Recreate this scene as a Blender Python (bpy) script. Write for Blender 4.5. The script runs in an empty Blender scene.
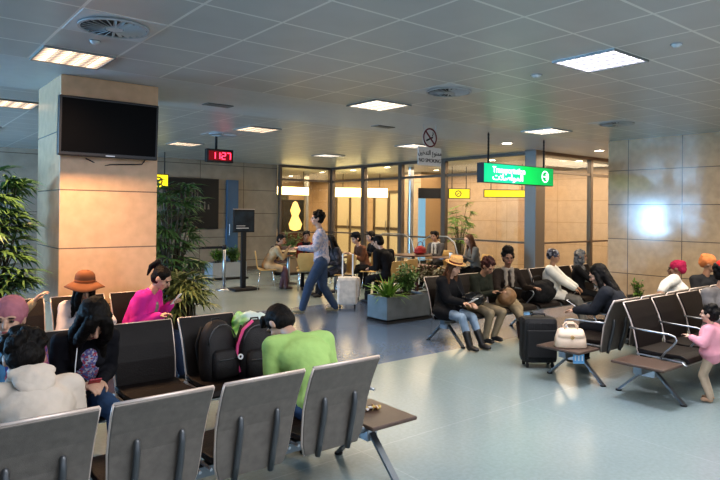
import bpy, bmesh, math, random
from mathutils import Vector, Matrix, Euler, noise
random.seed(7)
PI = math.pi
R = math.radians
sc = bpy.context.scene
COL = sc.collection
CEIL = 3.033

# ------------------------------------------------------------------ materials
def nodes(name):
    m = bpy.data.materials.new(name); m.use_nodes = True
    nt = m.node_tree; b = nt.nodes['Principled BSDF']
    return m, nt, b

def mat(name, col, rough=.6, metal=0, var=0, vscale=8, bump=0, bscale=60, spec=.5, sheen=0, alpha=None, coat=0, stretch=None):
    m, nt, b = nodes(name)
    b.inputs['Base Color'].default_value = (*col, 1)
    b.inputs['Roughness'].default_value = rough
    b.inputs['Metallic'].default_value = metal
    b.inputs['Specular IOR Level'].default_value = spec
    if sheen: b.inputs['Sheen Weight'].default_value = sheen
    if coat: b.inputs['Coat Weight'].default_value = coat
    tc = nt.nodes.new('ShaderNodeTexCoord')
    src = tc.outputs['Object']
    if stretch:
        mp = nt.nodes.new('ShaderNodeMapping'); mp.inputs['Scale'].default_value = stretch
        nt.links.new(src, mp.inputs[0]); src = mp.outputs[0]
    if var:
        n = nt.nodes.new('ShaderNodeTexNoise'); n.inputs['Scale'].default_value = vscale; n.inputs['Detail'].default_value = 4
        nt.links.new(src, n.inputs['Vector'])
        r = nt.nodes.new('ShaderNodeMapRange')
        r.inputs[1].default_value = .3; r.inputs[2].default_value = .7
        r.inputs[3].default_value = 1 - var; r.inputs[4].default_value = 1 + var
        nt.links.new(n.outputs[0], r.inputs[0])
        x = nt.nodes.new('ShaderNodeVectorMath'); x.operation = 'SCALE'; x.inputs[0].default_value = col
        nt.links.new(r.outputs[0], x.inputs['Scale']); nt.links.new(x.outputs[0], b.inputs['Base Color'])
    if bump:
        n = nt.nodes.new('ShaderNodeTexNoise'); n.inputs['Scale'].default_value = bscale; n.inputs['Detail'].default_value = 3
        nt.links.new(src, n.inputs['Vector'])
        bp = nt.nodes.new('ShaderNodeBump'); bp.inputs['Strength'].default_value = bump; bp.inputs['Distance'].default_value = .01
        nt.links.new(n.outputs[0], bp.inputs['Height']); nt.links.new(bp.outputs[0], b.inputs['Normal'])
    return m

def emit(name, col, s, base=(0, 0, 0)):
    m, nt, b = nodes(name)
    b.inputs['Base Color'].default_value = (*base, 1)
    b.inputs['Emission Color'].default_value = (*col, 1); b.inputs['Emission Strength'].default_value = s
    return m

def patches(name, cols, scale=14, rough=.8):
    """cloth with random coloured patches (prints, patterned knit)"""
    m, nt, b = nodes(name)
    tc = nt.nodes.new('ShaderNodeTexCoord')
    v = nt.nodes.new('ShaderNodeTexVoronoi'); v.inputs['Scale'].default_value = scale
    nt.links.new(tc.outputs['Object'], v.inputs['Vector'])
    s = nt.nodes.new('ShaderNodeSeparateColor'); nt.links.new(v.outputs['Color'], s.inputs[0])
    r = nt.nodes.new('ShaderNodeValToRGB'); r.color_ramp.interpolation = 'CONSTANT'
    e = r.color_ramp.elements
    while len(e) < len(cols): e.new(.5)
    for i, c in enumerate(cols):
        e[i].position = i / len(cols); e[i].color = (*c, 1)
    nt.links.new(s.outputs[0], r.inputs[0]); nt.links.new(r.outputs[0], b.inputs['Base Color'])
    b.inputs['Roughness'].default_value = rough
    return m

def M_math(nt, op, a, b=None, c=None):
    n = nt.nodes.new('ShaderNodeMath'); n.operation = op
    for i, x in enumerate((a, b, c)):
        if x is None: continue
        if isinstance(x, (int, float)): n.inputs[i].default_value = x
        else: nt.links.new(x, n.inputs[i])
    return n.outputs[0]

def mixc(nt, fac, a, b):
    n = nt.nodes.new('ShaderNodeMix'); n.data_type = 'RGBA'
    nt.links.new(fac, n.inputs[0])
    for i, x in ((6, a), (7, b)):
        if isinstance(x, tuple): n.inputs[i].default_value = (*x, 1)
        else: nt.links.new(x, n.inputs[i])
    return n.outputs[2]

def pos_xyz(nt):
    g = nt.nodes.new('ShaderNodeNewGeometry'); s = nt.nodes.new('ShaderNodeSeparateXYZ')
    nt.links.new(g.outputs['Position'], s.inputs[0]); return g, s.outputs

def line_mask(nt, src, period, off, w):
    """1 inside a thin line of width w repeated every period"""
    a = M_math(nt, 'SUBTRACT', src, off)
    a = M_math(nt, 'DIVIDE', a, period)
    a = M_math(nt, 'FRACT', a)
    a = M_math(nt, 'SUBTRACT', a, .5)
    a = M_math(nt, 'ABSOLUTE', a)
    return M_math(nt, 'GREATER_THAN', a, .5 - w / period / 2)

def tile_mat(name, base, line, ax, ay, period, offs, w, rough, metal=0, bump=.3, var=.05, vsc=3, zoff=0, per2=None, spec=.5):
    m, nt, b = nodes(name)
    g, s = pos_xyz(nt)
    l1 = line_mask(nt, s[ax], period, offs[0], w)
    l2 = line_mask(nt, s[ay], per2 or period, offs[1], w)
    l = M_math(nt, 'MAXIMUM', l1, l2)
    n = nt.nodes.new('ShaderNodeTexNoise'); n.inputs['Scale'].default_value = vsc; n.inputs['Detail'].default_value = 6
    nt.links.new(g.outputs['Position'], n.inputs['Vector'])
    r = nt.nodes.new('ShaderNodeMapRange'); r.inputs[1].default_value = .3; r.inputs[2].default_value = .7
    r.inputs[3].default_value = 1 - var; r.inputs[4].default_value = 1 + var
    nt.links.new(n.outputs[0], r.inputs[0])
    v = nt.nodes.new('ShaderNodeVectorMath'); v.operation = 'SCALE'; v.inputs[0].default_value = base
    nt.links.new(r.outputs[0], v.inputs['Scale'])
    nt.links.new(mixc(nt, l, v.outputs[0], line), b.inputs['Base Color'])
    b.inputs['Roughness'].default_value = rough; b.inputs['Metallic'].default_value = metal
    b.inputs['Specular IOR Level'].default_value = spec
    return m

m_ceil = tile_mat('ceiling_tiles', (.47, .50, .50), (.72, .75, .73), 0, 1, .6, (2.29, 4.37), .022, .36, .12, var=.04)
m_ceil_plain = mat('ceiling_plaster', (.55, .60, .62), .45, .1, var=.03)
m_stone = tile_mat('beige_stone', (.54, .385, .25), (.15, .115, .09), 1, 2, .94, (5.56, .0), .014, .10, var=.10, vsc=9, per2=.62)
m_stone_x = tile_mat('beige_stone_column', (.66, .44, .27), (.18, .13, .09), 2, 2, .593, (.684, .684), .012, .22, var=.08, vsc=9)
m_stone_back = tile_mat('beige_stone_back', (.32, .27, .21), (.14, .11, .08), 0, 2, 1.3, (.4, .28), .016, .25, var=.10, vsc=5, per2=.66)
m_stone_hall = tile_mat('warm_stone', (.50, .37, .26), (.34, .24, .14), 1, 2, 1.1, (.3, .2), .014, .3, var=.08, vsc=6, per2=.62)
m_leather = mat('black_leather', (.011, .007, .006), .5, spec=.28, var=.15, bump=.25, bscale=90)
m_steel = mat('brushed_steel', (.42, .44, .47), .32, .9, var=.05)
m_chrome = mat('bright_chrome', (.75, .78, .82), .16, 1)
m_shell = mat('grey_perforated_metal', (.165, .142, .122), .45, .25, var=.12, vscale=25, bump=.15, bscale=260)
m_rib = mat('grey_rib_metal', (.10, .105, .11), .35, .5)
m_edge = mat('pale_edge_trim', (.62, .52, .46), .35, .4)
m_leg = mat('leg_metal', (.20, .22, .24), .3, .8)
m_table = mat('brown_laminate', (.085, .055, .042), .35, var=.15, vscale=20, stretch=(1, 8, 1))
m_black = mat('black_plastic', (.012, .012, .014), .3)
m_matte = mat('black_matte', (.015, .015, .016), .7)
m_screen = mat('tv_screen', (.002, .002, .0025), .35, spec=.08)
m_frame = mat('bronze_frame', (.15, .125, .105), .4, .5)
m_pillar = mat('grey_post_metal', (.20, .19, .175), .4, .4)
m_white = mat('white_paint', (.8, .8, .8), .5)
m_dark = mat('dark_recess', (.01, .01, .01), .9)

def glass_mat():
    m = bpy.data.materials.new('clear_glass'); m.use_nodes = True; nt = m.node_tree; nt.nodes.clear()
    o = nt.nodes.new('ShaderNodeOutputMaterial'); mx = nt.nodes.new('ShaderNodeMixShader')
    t = nt.nodes.new('ShaderNodeBsdfTransparent'); g = nt.nodes.new('ShaderNodeBsdfGlossy'); g.inputs['Roughness'].default_value = .02
    t.inputs[0].default_value = (.93, .93, .9, 1)
    f = nt.nodes.new('ShaderNodeLayerWeight'); f.inputs[0].default_value = .5
    nt.links.new(M_math(nt, 'ADD', M_math(nt, 'MULTIPLY', M_math(nt, 'POWER', f.outputs['Facing'], 4), .55), .035), mx.inputs[0]); nt.links.new(t.outputs[0], mx.inputs[1]); nt.links.new(g.outputs[0], mx.inputs[2])
    nt.links.new(mx.outputs[0], o.inputs[0]); return m
m_glass = glass_mat()

# ------------------------------------------------------------------ object helpers
def loft(mb, secs, n=28, p=3.2):
    rings = []
    for z, wx, wy in secs:
        ring = []
        for k in range(n):
            a = k * 2 * PI / n; ca, sa = math.cos(a), math.sin(a)
            ring.append(mb.b.verts.new((math.copysign(abs(ca) ** (2 / p), ca) * wx, math.copysign(abs(sa) ** (2 / p), sa) * wy, z)))
        rings.append(ring)
    for A, B in zip(rings, rings[1:]):
        for k in range(n): mb.b.faces.new((A[k], A[(k + 1) % n], B[(k + 1) % n], B[k]))
    mb.b.faces.new(rings[0][::-1]); mb.b.faces.new(rings[-1]); return mb

def link(o, parent=None):
    COL.objects.link(o)
    if parent is not None: o.parent = parent
    return o

def tag(o, label=None, cat=None, group=None, kind=None):
    if label: o['label'] = label
    if cat: o['category'] = cat
    if group: o['group'] = group
    if kind: o['kind'] = kind
    return o

def thing(name, label, cat, loc=(0, 0, 0), rz=0, group=None):
    o = bpy.data.objects.new(name, None); link(o)
    o.empty_display_size = .1
    o.location = loc; o.rotation_euler = (0, 0, rz)
    return tag(o, label, cat, group)

class MB:
    def __init__(s): s.b = bmesh.new()
    def box(s, c, d, rot=None, bevel=0):
        mt = Matrix.Translation(c) @ (rot.to_4x4() if rot is not None else Matrix.Identity(4)) @ Matrix.Diagonal((*d, 1))
        r = bmesh.ops.create_cube(s.b, size=1, matrix=mt)
        if bevel:
            es = list({e for v in r['verts'] for e in v.link_edges})
            bmesh.ops.bevel(s.b, geom=es, offset=bevel, segments=2, affect='EDGES', profile=.6)
        return s
    def b2(s, a, b, bevel=0):
        return s.box([(a[i] + b[i]) / 2 for i in range(3)], [abs(b[i] - a[i]) for i in range(3)], bevel=bevel)
    def cyl(s, p, q, r, r2=None, n=12, cap=True):
        p, q = Vector(p), Vector(q); d = q - p; L = d.length
        if L < 1e-6: return s
        mt = Matrix.Translation((p + q) / 2) @ d.to_track_quat('Z', 'Y').to_matrix().to_4x4()
        bmesh.ops.create_cone(s.b, cap_ends=cap, segments=n, radius1=r, radius2=r if r2 is None else r2, depth=L, matrix=mt)
        return s
    def tube(s, pts, r, n=8):
        """swept round tube along points"""
        pts = [Vector(p) for p in pts]; rings = []
        up = None
        for i, p in enumerate(pts):
            t = (pts[min(i + 1, len(pts) - 1)] - pts[max(i - 1, 0)]).normalized()
            if up is None:
                up = Vector((0, 0, 1)) if abs(t.z) < .9 else Vector((1, 0, 0))
            a = t.cross(up)
            if a.length < 1e-4: a = t.orthogonal()
            a.normalize(); c = a.cross(t).normalized(); up = c
            rr = r[i] if isinstance(r, (list, tuple)) else r
            rings.append([s.b.verts.new(p + (a * math.cos(k * 2 * PI / n) + c * math.sin(k * 2 * PI / n)) * rr) for k in range(n)])
        for A, B in zip(rings, rings[1:]):
            for k in range(n):
                s.b.faces.new((A[k], A[(k + 1) % n], B[(k + 1) % n], B[k]))
        s.b.faces.new(rings[0][::-1]); s.b.faces.new(rings[-1])
        return s
    def bar(s, p, q, w, h, up=(0, 0, 1)):
        p, q = Vector(p), Vector(q); d = (q - p); L = d.length; d.normalize()
        a = d.cross(Vector(up)); a.normalize(); c = a.cross(d)
        mt = Matrix((a, d, c)).transposed()
        return s.box((p + q) / 2, (w, L, h), rot=mt)
    def ell(s, c, r, rot=None, u=16, v=10):
        mt = Matrix.Translation(c) @ (rot.to_4x4() if rot is not None else Matrix.Identity(4)) @ Matrix.Diagonal((*r, 1))
        bmesh.ops.create_uvsphere(s.b, u_segments=u, v_segments=v, radius=1, matrix=mt); return s
    def lathe(s, prof, c=(0, 0, 0), n=24, rot=None):
        c = Vector(c); rings = []
        for r, z in prof:
            ring = []
            for k in range(n):
                v = Vector((r * math.cos(k * 2 * PI / n), r * math.sin(k * 2 * PI / n), z))
                if rot is not None: v = rot @ v
                ring.append(s.b.verts.new(c + v))
            rings.append(ring)
        for A, B in zip(rings, rings[1:]):
            for k in range(n): s.b.faces.new((A[k], A[(k + 1) % n], B[(k + 1) % n], B[k]))
        if len(prof) == 4 and abs(prof[0][0] - prof[1][0]) < 1e-6 and abs(prof[2][0] - prof[3][0]) < 1e-6 and abs(prof[0][0] - prof[2][0]) > 1e-5:
            A, B = rings[-1], rings[0]
            for k in range(n): s.b.faces.new((A[k], A[(k + 1) % n], B[(k + 1) % n], B[k]))
            return s
        s.b.faces.new(rings[0][::-1]); s.b.faces.new(rings[-1]); return s
    def strip(s, prof, x0, x1, th, narrow=None):
        """a panel: profile [(y,z)] swept from x0 to x1, with thickness th along the profile normal; narrow[i] pulls the sides in"""
        n = len(prof); A = []
        for i, (y, z) in enumerate(prof):
            a = prof[max(i - 1, 0)]; b = prof[min(i + 1, n - 1)]
            ty, tz = b[0] - a[0], b[1] - a[1]; L = math.hypot(ty, tz); ny, nz = -tz / L, ty / L
            k = narrow[i] if narrow else 0
            A.append([s.b.verts.new((x0 + k, y, z)), s.b.verts.new((x1 - k, y, z)), s.b.verts.new((x1 - k, y + ny * th, z + nz * th)), s.b.verts.new((x0 + k, y + ny * th, z + nz * th))])
        for P, Q in zip(A, A[1:]):
            for k in range(4): s.b.faces.new((P[k], P[(k + 1) % 4], Q[(k + 1) % 4], Q[k]))
        s.b.faces.new(A[0][::-1]); s.b.faces.new(A[-1]); return s
    def prism(s, poly, z0, z1):
        a = [s.b.verts.new((x, y, z0)) for x, y in poly]; b = [s.b.verts.new((x, y, z1)) for x, y in poly]
        n = len(poly); s.b.faces.new(a[::-1]); s.b.faces.new(b)
        for k in range(n): s.b.faces.new((a[k], a[(k + 1) % n], b[(k + 1) % n], b[k]))
        return s
    def build(s, name, m, parent=None, smooth=False, loc=None, bevel=0):
        me = bpy.data.meshes.new(name); bmesh.ops.recalc_face_normals(s.b, faces=s.b.faces[:])
        s.b.to_mesh(me); s.b.free()
        for mm in (m if isinstance(m, (list, tuple)) else [m]): me.materials.append(mm)
        if smooth:
            me.polygons.foreach_set('use_smooth', [True] * len(me.polygons))
        o = link(bpy.data.objects.new(name, me), parent)
        if loc: o.location = loc
        if bevel:
            bv = o.modifiers.new('b', 'BEVEL'); bv.width = bevel; bv.segments = 2; bv.limit_method = 'ANGLE'
        return o

def struct(name, mb, m, parent=None, **k):
    o = mb.build(name, m, parent, **k)
    if parent is None: o['kind'] = 'structure'
    return o

def copy_tree(o, parent=None):
    c = o.copy(); COL.objects.link(c); c.parent = parent
    for ch in [x for x in bpy.data.objects if x.parent is o]: copy_tree(ch, c)
    return c

def text_mesh(name, body, size, m, parent, loc, rot, align='CENTER', ext=.002, sx=1.0, offset=0):
    cu = bpy.data.curves.new(name, 'FONT'); cu.body = body; cu.size = size; cu.align_x = align; cu.align_y = 'CENTER'; cu.extrude = ext; cu.offset = offset
    t = bpy.data.objects.new(name + '_src', cu); COL.objects.link(t)
    dg = bpy.context.evaluated_depsgraph_get(); me = bpy.data.meshes.new_from_object(t.evaluated_get(dg))
    bpy.data.objects.remove(t); bpy.data.curves.remove(cu)
    me.materials.clear(); me.materials.append(m)
    o = link(bpy.data.objects.new(name, me), parent); o.location = loc; o.rotation_euler = rot; o.scale = (sx, 1, 1)
    return o

def area(name, loc, rot, sx, sy, power, col, spread=None):
    l = bpy.data.lights.new(name, 'AREA'); l.shape = 'RECTANGLE'; l.size = sx; l.size_y = sy; l.energy = power; l.color = col
    if spread: l.spread = R(spread)
    o = bpy.data.objects.new(name, l); link(o); o.location = loc; o.rotation_euler = rot; return o

# ================================================================== SETTING
def floor_mat():
    m, nt, b = nodes('polished_floor')
    g, s = pos_xyz(nt)
    n1 = nt.nodes.new('ShaderNodeTexNoise'); n1.inputs['Scale'].default_value = .55; n1.inputs['Detail'].default_value = 5
    n2 = nt.nodes.new('ShaderNodeTexNoise'); n2.inputs['Scale'].default_value = 35; n2.inputs['Detail'].default_value = 3
    for n in (n1, n2): nt.links.new(g.outputs['Position'], n.inputs['Vector'])
    light = mixc(nt, n1.outputs[0], (.19, .25, .26), (.29, .35, .35))
    blue = mixc(nt, n1.outputs[0], (.065, .105, .20), (.105, .155, .25))
    inb = M_math(nt, 'MULTIPLY', M_math(nt, 'GREATER_THAN', s[1], 5.12), M_math(nt, 'LESS_THAN', s[1], 9.0))
    c = mixc(nt, inb, light, blue)
    ln = line_mask(nt, s[1], 1.8, 6.92 - 1.8, .012)
    lx = line_mask(nt, s[0], 1.8, .9, .008)
    l = M_math(nt, 'MULTIPLY', M_math(nt, 'MAXIMUM', ln, lx), .16)
    c = mixc(nt, l, c, (.55, .6, .6))
    sp = nt.nodes.new('ShaderNodeMapRange'); sp.inputs[1].default_value = .35; sp.inputs[2].default_value = .65; sp.inputs[3].default_value = .95; sp.inputs[4].default_value = 1.05
    nt.links.new(n2.outputs[0], sp.inputs[0])
    v = nt.nodes.new('ShaderNodeVectorMath'); v.operation = 'SCALE'; nt.links.new(c, v.inputs[0]); nt.links.new(sp.outputs[0], v.inputs['Scale'])
    nt.links.new(v.outputs[0], b.inputs['Base Color'])
    rr = nt.nodes.new('ShaderNodeMapRange'); rr.inputs[3].default_value = .13; rr.inputs[4].default_value = .30
    nt.links.new(n1.outputs[0], rr.inputs[0]); nt.links.new(rr.outputs[0], b.inputs['Roughness'])
    b.inputs['Specular IOR Level'].default_value = .7
    bp = nt.nodes.new('ShaderNodeBump'); bp.inputs['Strength'].default_value = .05; bp.inputs['Distance'].default_value = .02
    n3 = nt.nodes.new('ShaderNodeTexNoise'); n3.inputs['Scale'].default_value = 2.5; nt.links.new(g.outputs['Position'], n3.inputs['Vector'])
    nt.links.new(n3.outputs[0], bp.inputs['Height']); nt.links.new(bp.outputs[0], b.inputs['Normal'])
    return m
struct('floor', MB().b2((-7, -3, -.1), (16, 23, 0)), floor_mat())
# ceiling: tiled field, plain band between the columns, tiled field beyond
struct('ceiling', MB().b2((-7, -3, CEIL), (16, 6.17, CEIL + .1)).b2((-7, 7.77, CEIL), (16, 23, CEIL + .1)), m_ceil)
struct('trim_1', MB().b2((-7, 6.17, CEIL), (10.64, 7.77, CEIL + .1)), m_ceil_plain)
struct('trim_2', MB().b2((10.64, 6.17, CEIL), (16, 7.77, CEIL + .1)), m_ceil_plain)
# right-hand stone block
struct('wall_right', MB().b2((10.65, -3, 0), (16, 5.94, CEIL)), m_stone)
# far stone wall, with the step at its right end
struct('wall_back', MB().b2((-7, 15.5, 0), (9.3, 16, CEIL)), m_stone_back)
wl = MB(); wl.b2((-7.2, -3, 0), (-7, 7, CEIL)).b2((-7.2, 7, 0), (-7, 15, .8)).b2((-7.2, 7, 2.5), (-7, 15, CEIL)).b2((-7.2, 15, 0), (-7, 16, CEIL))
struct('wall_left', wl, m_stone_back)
wf = MB()
for i in range(6): wf.b2((-7.06, 7 + i * 1.59, .8), (-6.99, 7.06 + i * 1.59, 2.5))
w = struct('window_3', wf, m_frame)
MB().b2((-7.16, 7, .8), (-7.14, 15, 2.5)).build('pane', emit('daylight_pane', (.30, .60, 1.0), 16.0), w)
# hall behind the glass
struct('wall_hall', MB().b2((15.5, 5.94, 0), (15.8, 23, CEIL)).b2((14.3, 14.6, 0), (15.5, 15.4, CEIL)).b2((14.6, 10.9, 0), (15.5, 11.5, CEIL)), m_stone_hall)
struct('wall_hall_end', MB().b2((9.3, 22.8, 0), (15.8, 23, CEIL)).b2((9.3, 16, 0), (9.5, 22.8, CEIL)), m_stone_hall)
struct('baseboard_right', MB().b2((10.625, -3, 0), (10.65, 5.94, .1)), m_frame)
struct('baseboard_back', MB().b2((-7, 15.47, 0), (9.3, 15.5, .1)), m_frame)
# blue door leaf in back wall
d = struct('door_1', MB().b2((7.66, 15.42, 0), (8.0, 15.5, 2.52)), mat('blue_door', (.06, .13, .22), .4))
MB().cyl((7.72, 15.38, 1.0), (7.72, 15.38, 1.3), .012).cyl((7.72, 15.38, 1.02), (7.72, 15.43, 1.02), .008).cyl((7.72, 15.38, 1.28), (7.72, 15.43, 1.28), .008).build('door_handle', m_steel, d)

# glass facade: two runs meeting at the grey pillar
def facade(name, a, b, posts, ww=.07):
    a, b = Vector(a), Vector(b); L = (b - a).length; t = (b - a) / L
    rot = Matrix.Rotation(math.atan2(t.y, t.x), 3, 'Z')
    def along(s0, s1, z0, z1, w): return ((a + t * (s0 + s1) / 2) + Vector((0, 0, (z0 + z1) / 2)), (s1 - s0, w, z1 - z0))
    root = struct(name, MB().box(*along(0, L, CEIL - .07, CEIL, .09), rot=rot), m_frame)
    for z, h in ((2.58, .06), (1.02, .04), (.0, .12)):
        MB().box(*along(0, L, z, z + h, .07), rot=rot).build('transom', m_frame, root)
    for p in posts:
        MB().box(*along(p - ww / 2, p + ww / 2, 0, CEIL - .07, .11), rot=rot).build('mullion', m_frame, root)
    MB().box(*along(0, L, .12, CEIL - .07, .012), rot=rot).build('pane', m_glass, root)
    return root
facade('window_1', (11.2, 8.05, 0), (11.2, 15.4, 0), [2.55, 4.15, 5.75, 7.3], .14)
facade('window_2', (11.3, 7.86, 0), (15.5, 7.86, 0), [1.97, 3.9], .08)
facade('window_4', (9.3, 15.42, 0), (11.2, 15.42, 0), [.04, 1.85], .07)
struct('trim_pillar', MB().b2((10.93, 7.72, 0), (11.27, 8.0, CEIL - .001), bevel=.01), m_pillar)

# the square stone column
col = struct('wall_column', MB().b2((1.47, 6.65, 0), (2.46, 7.7, CEIL), bevel=.01), m_stone_x)

# ================================================================== CEILING FIXTURES
def light_mat(name, colr, s):
    m, nt, b = nodes(name)
    tc = nt.nodes.new('ShaderNodeTexCoord'); sp = nt.nodes.new('ShaderNodeSeparateXYZ'); nt.links.new(tc.outputs['Object'], sp.inputs[0])
    def cell(a, per):
        a = M_math(nt, 'FRACT', M_math(nt, 'DIVIDE', a, per)); a = M_math(nt, 'ABSOLUTE', M_math(nt, 'SUBTRACT', a, .5)); return M_math(nt, 'SUBTRACT', .5, a)
    k = M_math(nt, 'MULTIPLY', cell(sp.outputs[0], .135), cell(sp.outputs[1], .07))
    k = M_math(nt, 'MULTIPLY', k, 4 * s)
    k = M_math(nt, 'ADD', k, .12 * s)
    b.inputs['Base Color'].default_value = (.3, .3, .3, 1)
    b.inputs['Emission Color'].default_value = (*colr, 1); nt.links.new(k, b.inputs['Emission Strength'])
    return m
lm_warm = light_mat('warm_louvre', (1, .70, .45), 4)
lm_mid = light_mat('neutral_louvre', (1, .84, .66), 4.5)
lm_cool = light_mat('cool_louvre', (.92, .88, 1.0), 5.5)
m_rim = mat('fixture_rim', (.25, .27, .27), .4, .5)
def ceil_light(x, y, m, label, sx=.56, sy=.56, pw=34):
    t = thing('ceiling_light', label, 'ceiling light', (x, y, CEIL - .012), 0, 'louvred square ceiling lights')
    f = MB(); f.b2((-sx / 2 - .012, -sy / 2 - .012, -.006), (-sx / 2, sy / 2 + .012, .012)).b2((sx / 2, -sy / 2 - .012, -.006), (sx / 2 + .012, sy / 2 + .012, .012))
    f.b2((-sx / 2, -sy / 2 - .012, -.006), (sx / 2, -sy / 2, .012)).b2((-sx / 2, sy / 2, -.006), (sx / 2, sy / 2 + .012, .012)); f.build('frame', m_rim, t)
    MB().b2((-sx / 2, -sy / 2, .002), (sx / 2, sy / 2, .012)).build('diffuser', m, t)
    lv = MB()
    for i in range(1, 8): lv.b2((-sx / 2, -sy / 2 + i * sy / 8 - .002, -.004), (sx / 2, -sy / 2 + i * sy / 8 + .002, .002))
    for i in range(1, 5): lv.b2((-sx / 2 + i * sx / 5 - .002, -sy / 2, -.004), (-sx / 2 + i * sx / 5 + .002, sy / 2, .002))
    lv.build('louvre', m_chrome, t)
    cc = {lm_warm: (1, .62, .34), lm_mid: (1, .80, .58), lm_cool: (.9, .88, 1)}[m]
    area('fixture_lamp', (x, y, CEIL - .03), (0, 0, 0), .5, .5, pw, cc, 118)
    return t
ceil_light(1.39, 5.87, lm_warm, 'big warm louvred ceiling light just in front of the television column', pw=60)
ceil_light(4.99, 5.87, lm_mid, 'warm white louvred ceiling light in the middle of the tiled ceiling')
ceil_light(4.99, 2.87, lm_cool, 'cool white louvred ceiling light nearest the camera on the right')
ceil_light(4.99, 8.97, lm_warm, 'pinkish louvred ceiling light right of the red clock')
ceil_light(1.39, 8.97, lm_warm, 'warm louvred ceiling light left behind the column top')
ceil_light(4.99, 11.97, lm_warm, 'small warm ceiling light just left of the red clock')
ceil_light(8.59, 5.87, lm_mid, 'louvred ceiling light directly above the green sign')
ceil_light(8.59, 11.97, lm_mid, 'ceiling light in front of the glass corner above the walking man')
ceil_light(1.39, 11.97, lm_warm, 'farthest left ceiling light beside the column')
ceil_light(8.59, 8.97, lm_mid, 'ceiling light left of the no smoking sign above the planter')

def diffuser(x, y, label):
    t = thing('air_diffuser', label, 'air vent', (x, y, CEIL - .01), 0, 'round ceiling air diffusers')
    p = MB(); p.b2((-.29, -.29, .006), (.29, .29, .01)); p.build('face_plate', m_ceil_plain, t)
    c = MB(); c.lathe([(.232, -.002), (.232, .0005), (.05, .0005), (.05, -.002)], n=36); c.build('recess', mat('vent_recess', (.05, .055, .06), .7), t)
    v = MB()
    for k in range(24):
        a = k * 2 * PI / 24
        v.bar((math.cos(a) * .07, math.sin(a) * .07, -.009), (math.cos(a) * .225, math.sin(a) * .225, -.006), .026, .004, up=(math.sin(a) * -.8, math.cos(a) * .8, 1))
    v.lathe([(.25, -.012), (.25, 0), (.23, 0), (.23, -.012)], n=36)
    v.lathe([(.06, -.014), (.06, -.004), (.001, -.004), (.001, -.014)], n=20)
    v.build('vane_ring', mat('vent_vane', (.42, .45, .46), .5), t); return t
diffuser(1.39, 4.67, 'big round swirl air diffuser at upper left of the ceiling')
diffuser(4.99, 4.67, 'round swirl air diffuser near the middle of the ceiling')
diffuser(8.59, 4.67, 'round swirl air diffuser between the bright light and right wall')
diffuser(4.85, 9.95, 'small dark air diffuser over the red clock')
def smoke(x, y, label, r=.05):
    t = thing('smoke_detector', label, 'smoke detector', (x, y, CEIL))
    MB().lathe([(r, 0), (r, -.008), (r * .7, -.018), (r * .6, -.026), (.001, -.028)], n=16).build('body', m_ceil_plain, t, smooth=True)
    MB().lathe([(r * 1.15, 0), (r * 1.15, -.006), (.001, -.006)], n=16).build('base_ring', m_rim, t)
smoke(5.05, 3.57, 'small smoke detector left of the bright cool ceiling light')
smoke(1.39, 5.17, 'small round detector between the big diffuser and warm light', .04)
smoke(4.95, 2.2, 'small detector at upper right beyond the cool light', .04)
for x, y, l in ((3.46, 7.26, 'flat dark vent grille in the plain ceiling band behind the television'), (6.3, 7.3, 'flat vent grille in the ceiling band near the no smoking sign')):
    t = thing('ceiling_grille', l, 'air vent', (x, y, CEIL - .012))
    g = MB()
    for i in range(7): g.b2((-.17, -.07 + i * .022, 0), (.17, -.06 + i * .022, .008))
    g.b2((-.18, -.085, 0), (-.165, .085, .01)).b2((.165, -.085, 0), (.18, .085, .01))
    g.build('slat_frame', m_rim, t); MB().b2((-.17, -.08, .008), (.17, .08, .0115)).build('backing', m_dark, t)
m_dl = emit('downlight_glow', (1, .86, .62), 30)
for i, (x, y) in enumerate([(9.52, 7.38), (12.0, 6.9), (14.0, 8.6), (12.3, 10.0), (12.1, 13.8), (14.0, 13.6), (12.2, 15.6), (12.1, 17.2), (12.6, 20.0), (14.0, 10.6), (10.3, 18.0), (10.4, 20.5), (13.6, 6.9)]):
    lab = 'round downlight between green sign and nearest glass' if i == 0 else 'round downlight glowing in the hall ceiling beyond the glass'
    t = thing('downlight', lab, 'ceiling light', (x, y, CEIL - .004), 0, 'round downlights' if i else None)
    MB().lathe([(.11, -.008), (.11, .003), (.09, .003), (.09, -.008)], n=20).build('rim', m_white, t)
    MB().lathe([(.09, -.002), (.09, .003)], n=20).build('lens', m_dl, t)

# ================================================================== SIGNS AND SCREENS
FACE = (PI / 2, 0, 0)
t = thing('television', 'wall-mounted black flat television high on the stone column', 'television', (1.905, 6.50, 2.5))
MB().b2((-.49, -.035, -.295), (.49, .045, .295), bevel=.012).build('housing', m_black, t)
MB().b2((-.465, -.038, -.255), (.465, -.034, .272)).build('screen', m_screen, t)
MB().b2((-.045, -.040, -.283), (.045, -.036, -.271)).build('badge', m_steel, t)
MB().b2((-.2, .045, -.15), (.2, .075, .15)).b2((-.05, .07, -.1), (.05, .149, .1)).build('wall_bracket', m_matte, t)
MB().tube([(.40, .06, -.28), (.36, .07, -.34), (.2, .1, -.35), (.05, .13, -.36), (-.04, .14, -.385), (-.1, .14, -.35), (-.2, .1, -.31)], .006).build('cable', m_matte, t, smooth=True)
t.rotation_euler = (R(3), 0, 0)

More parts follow.
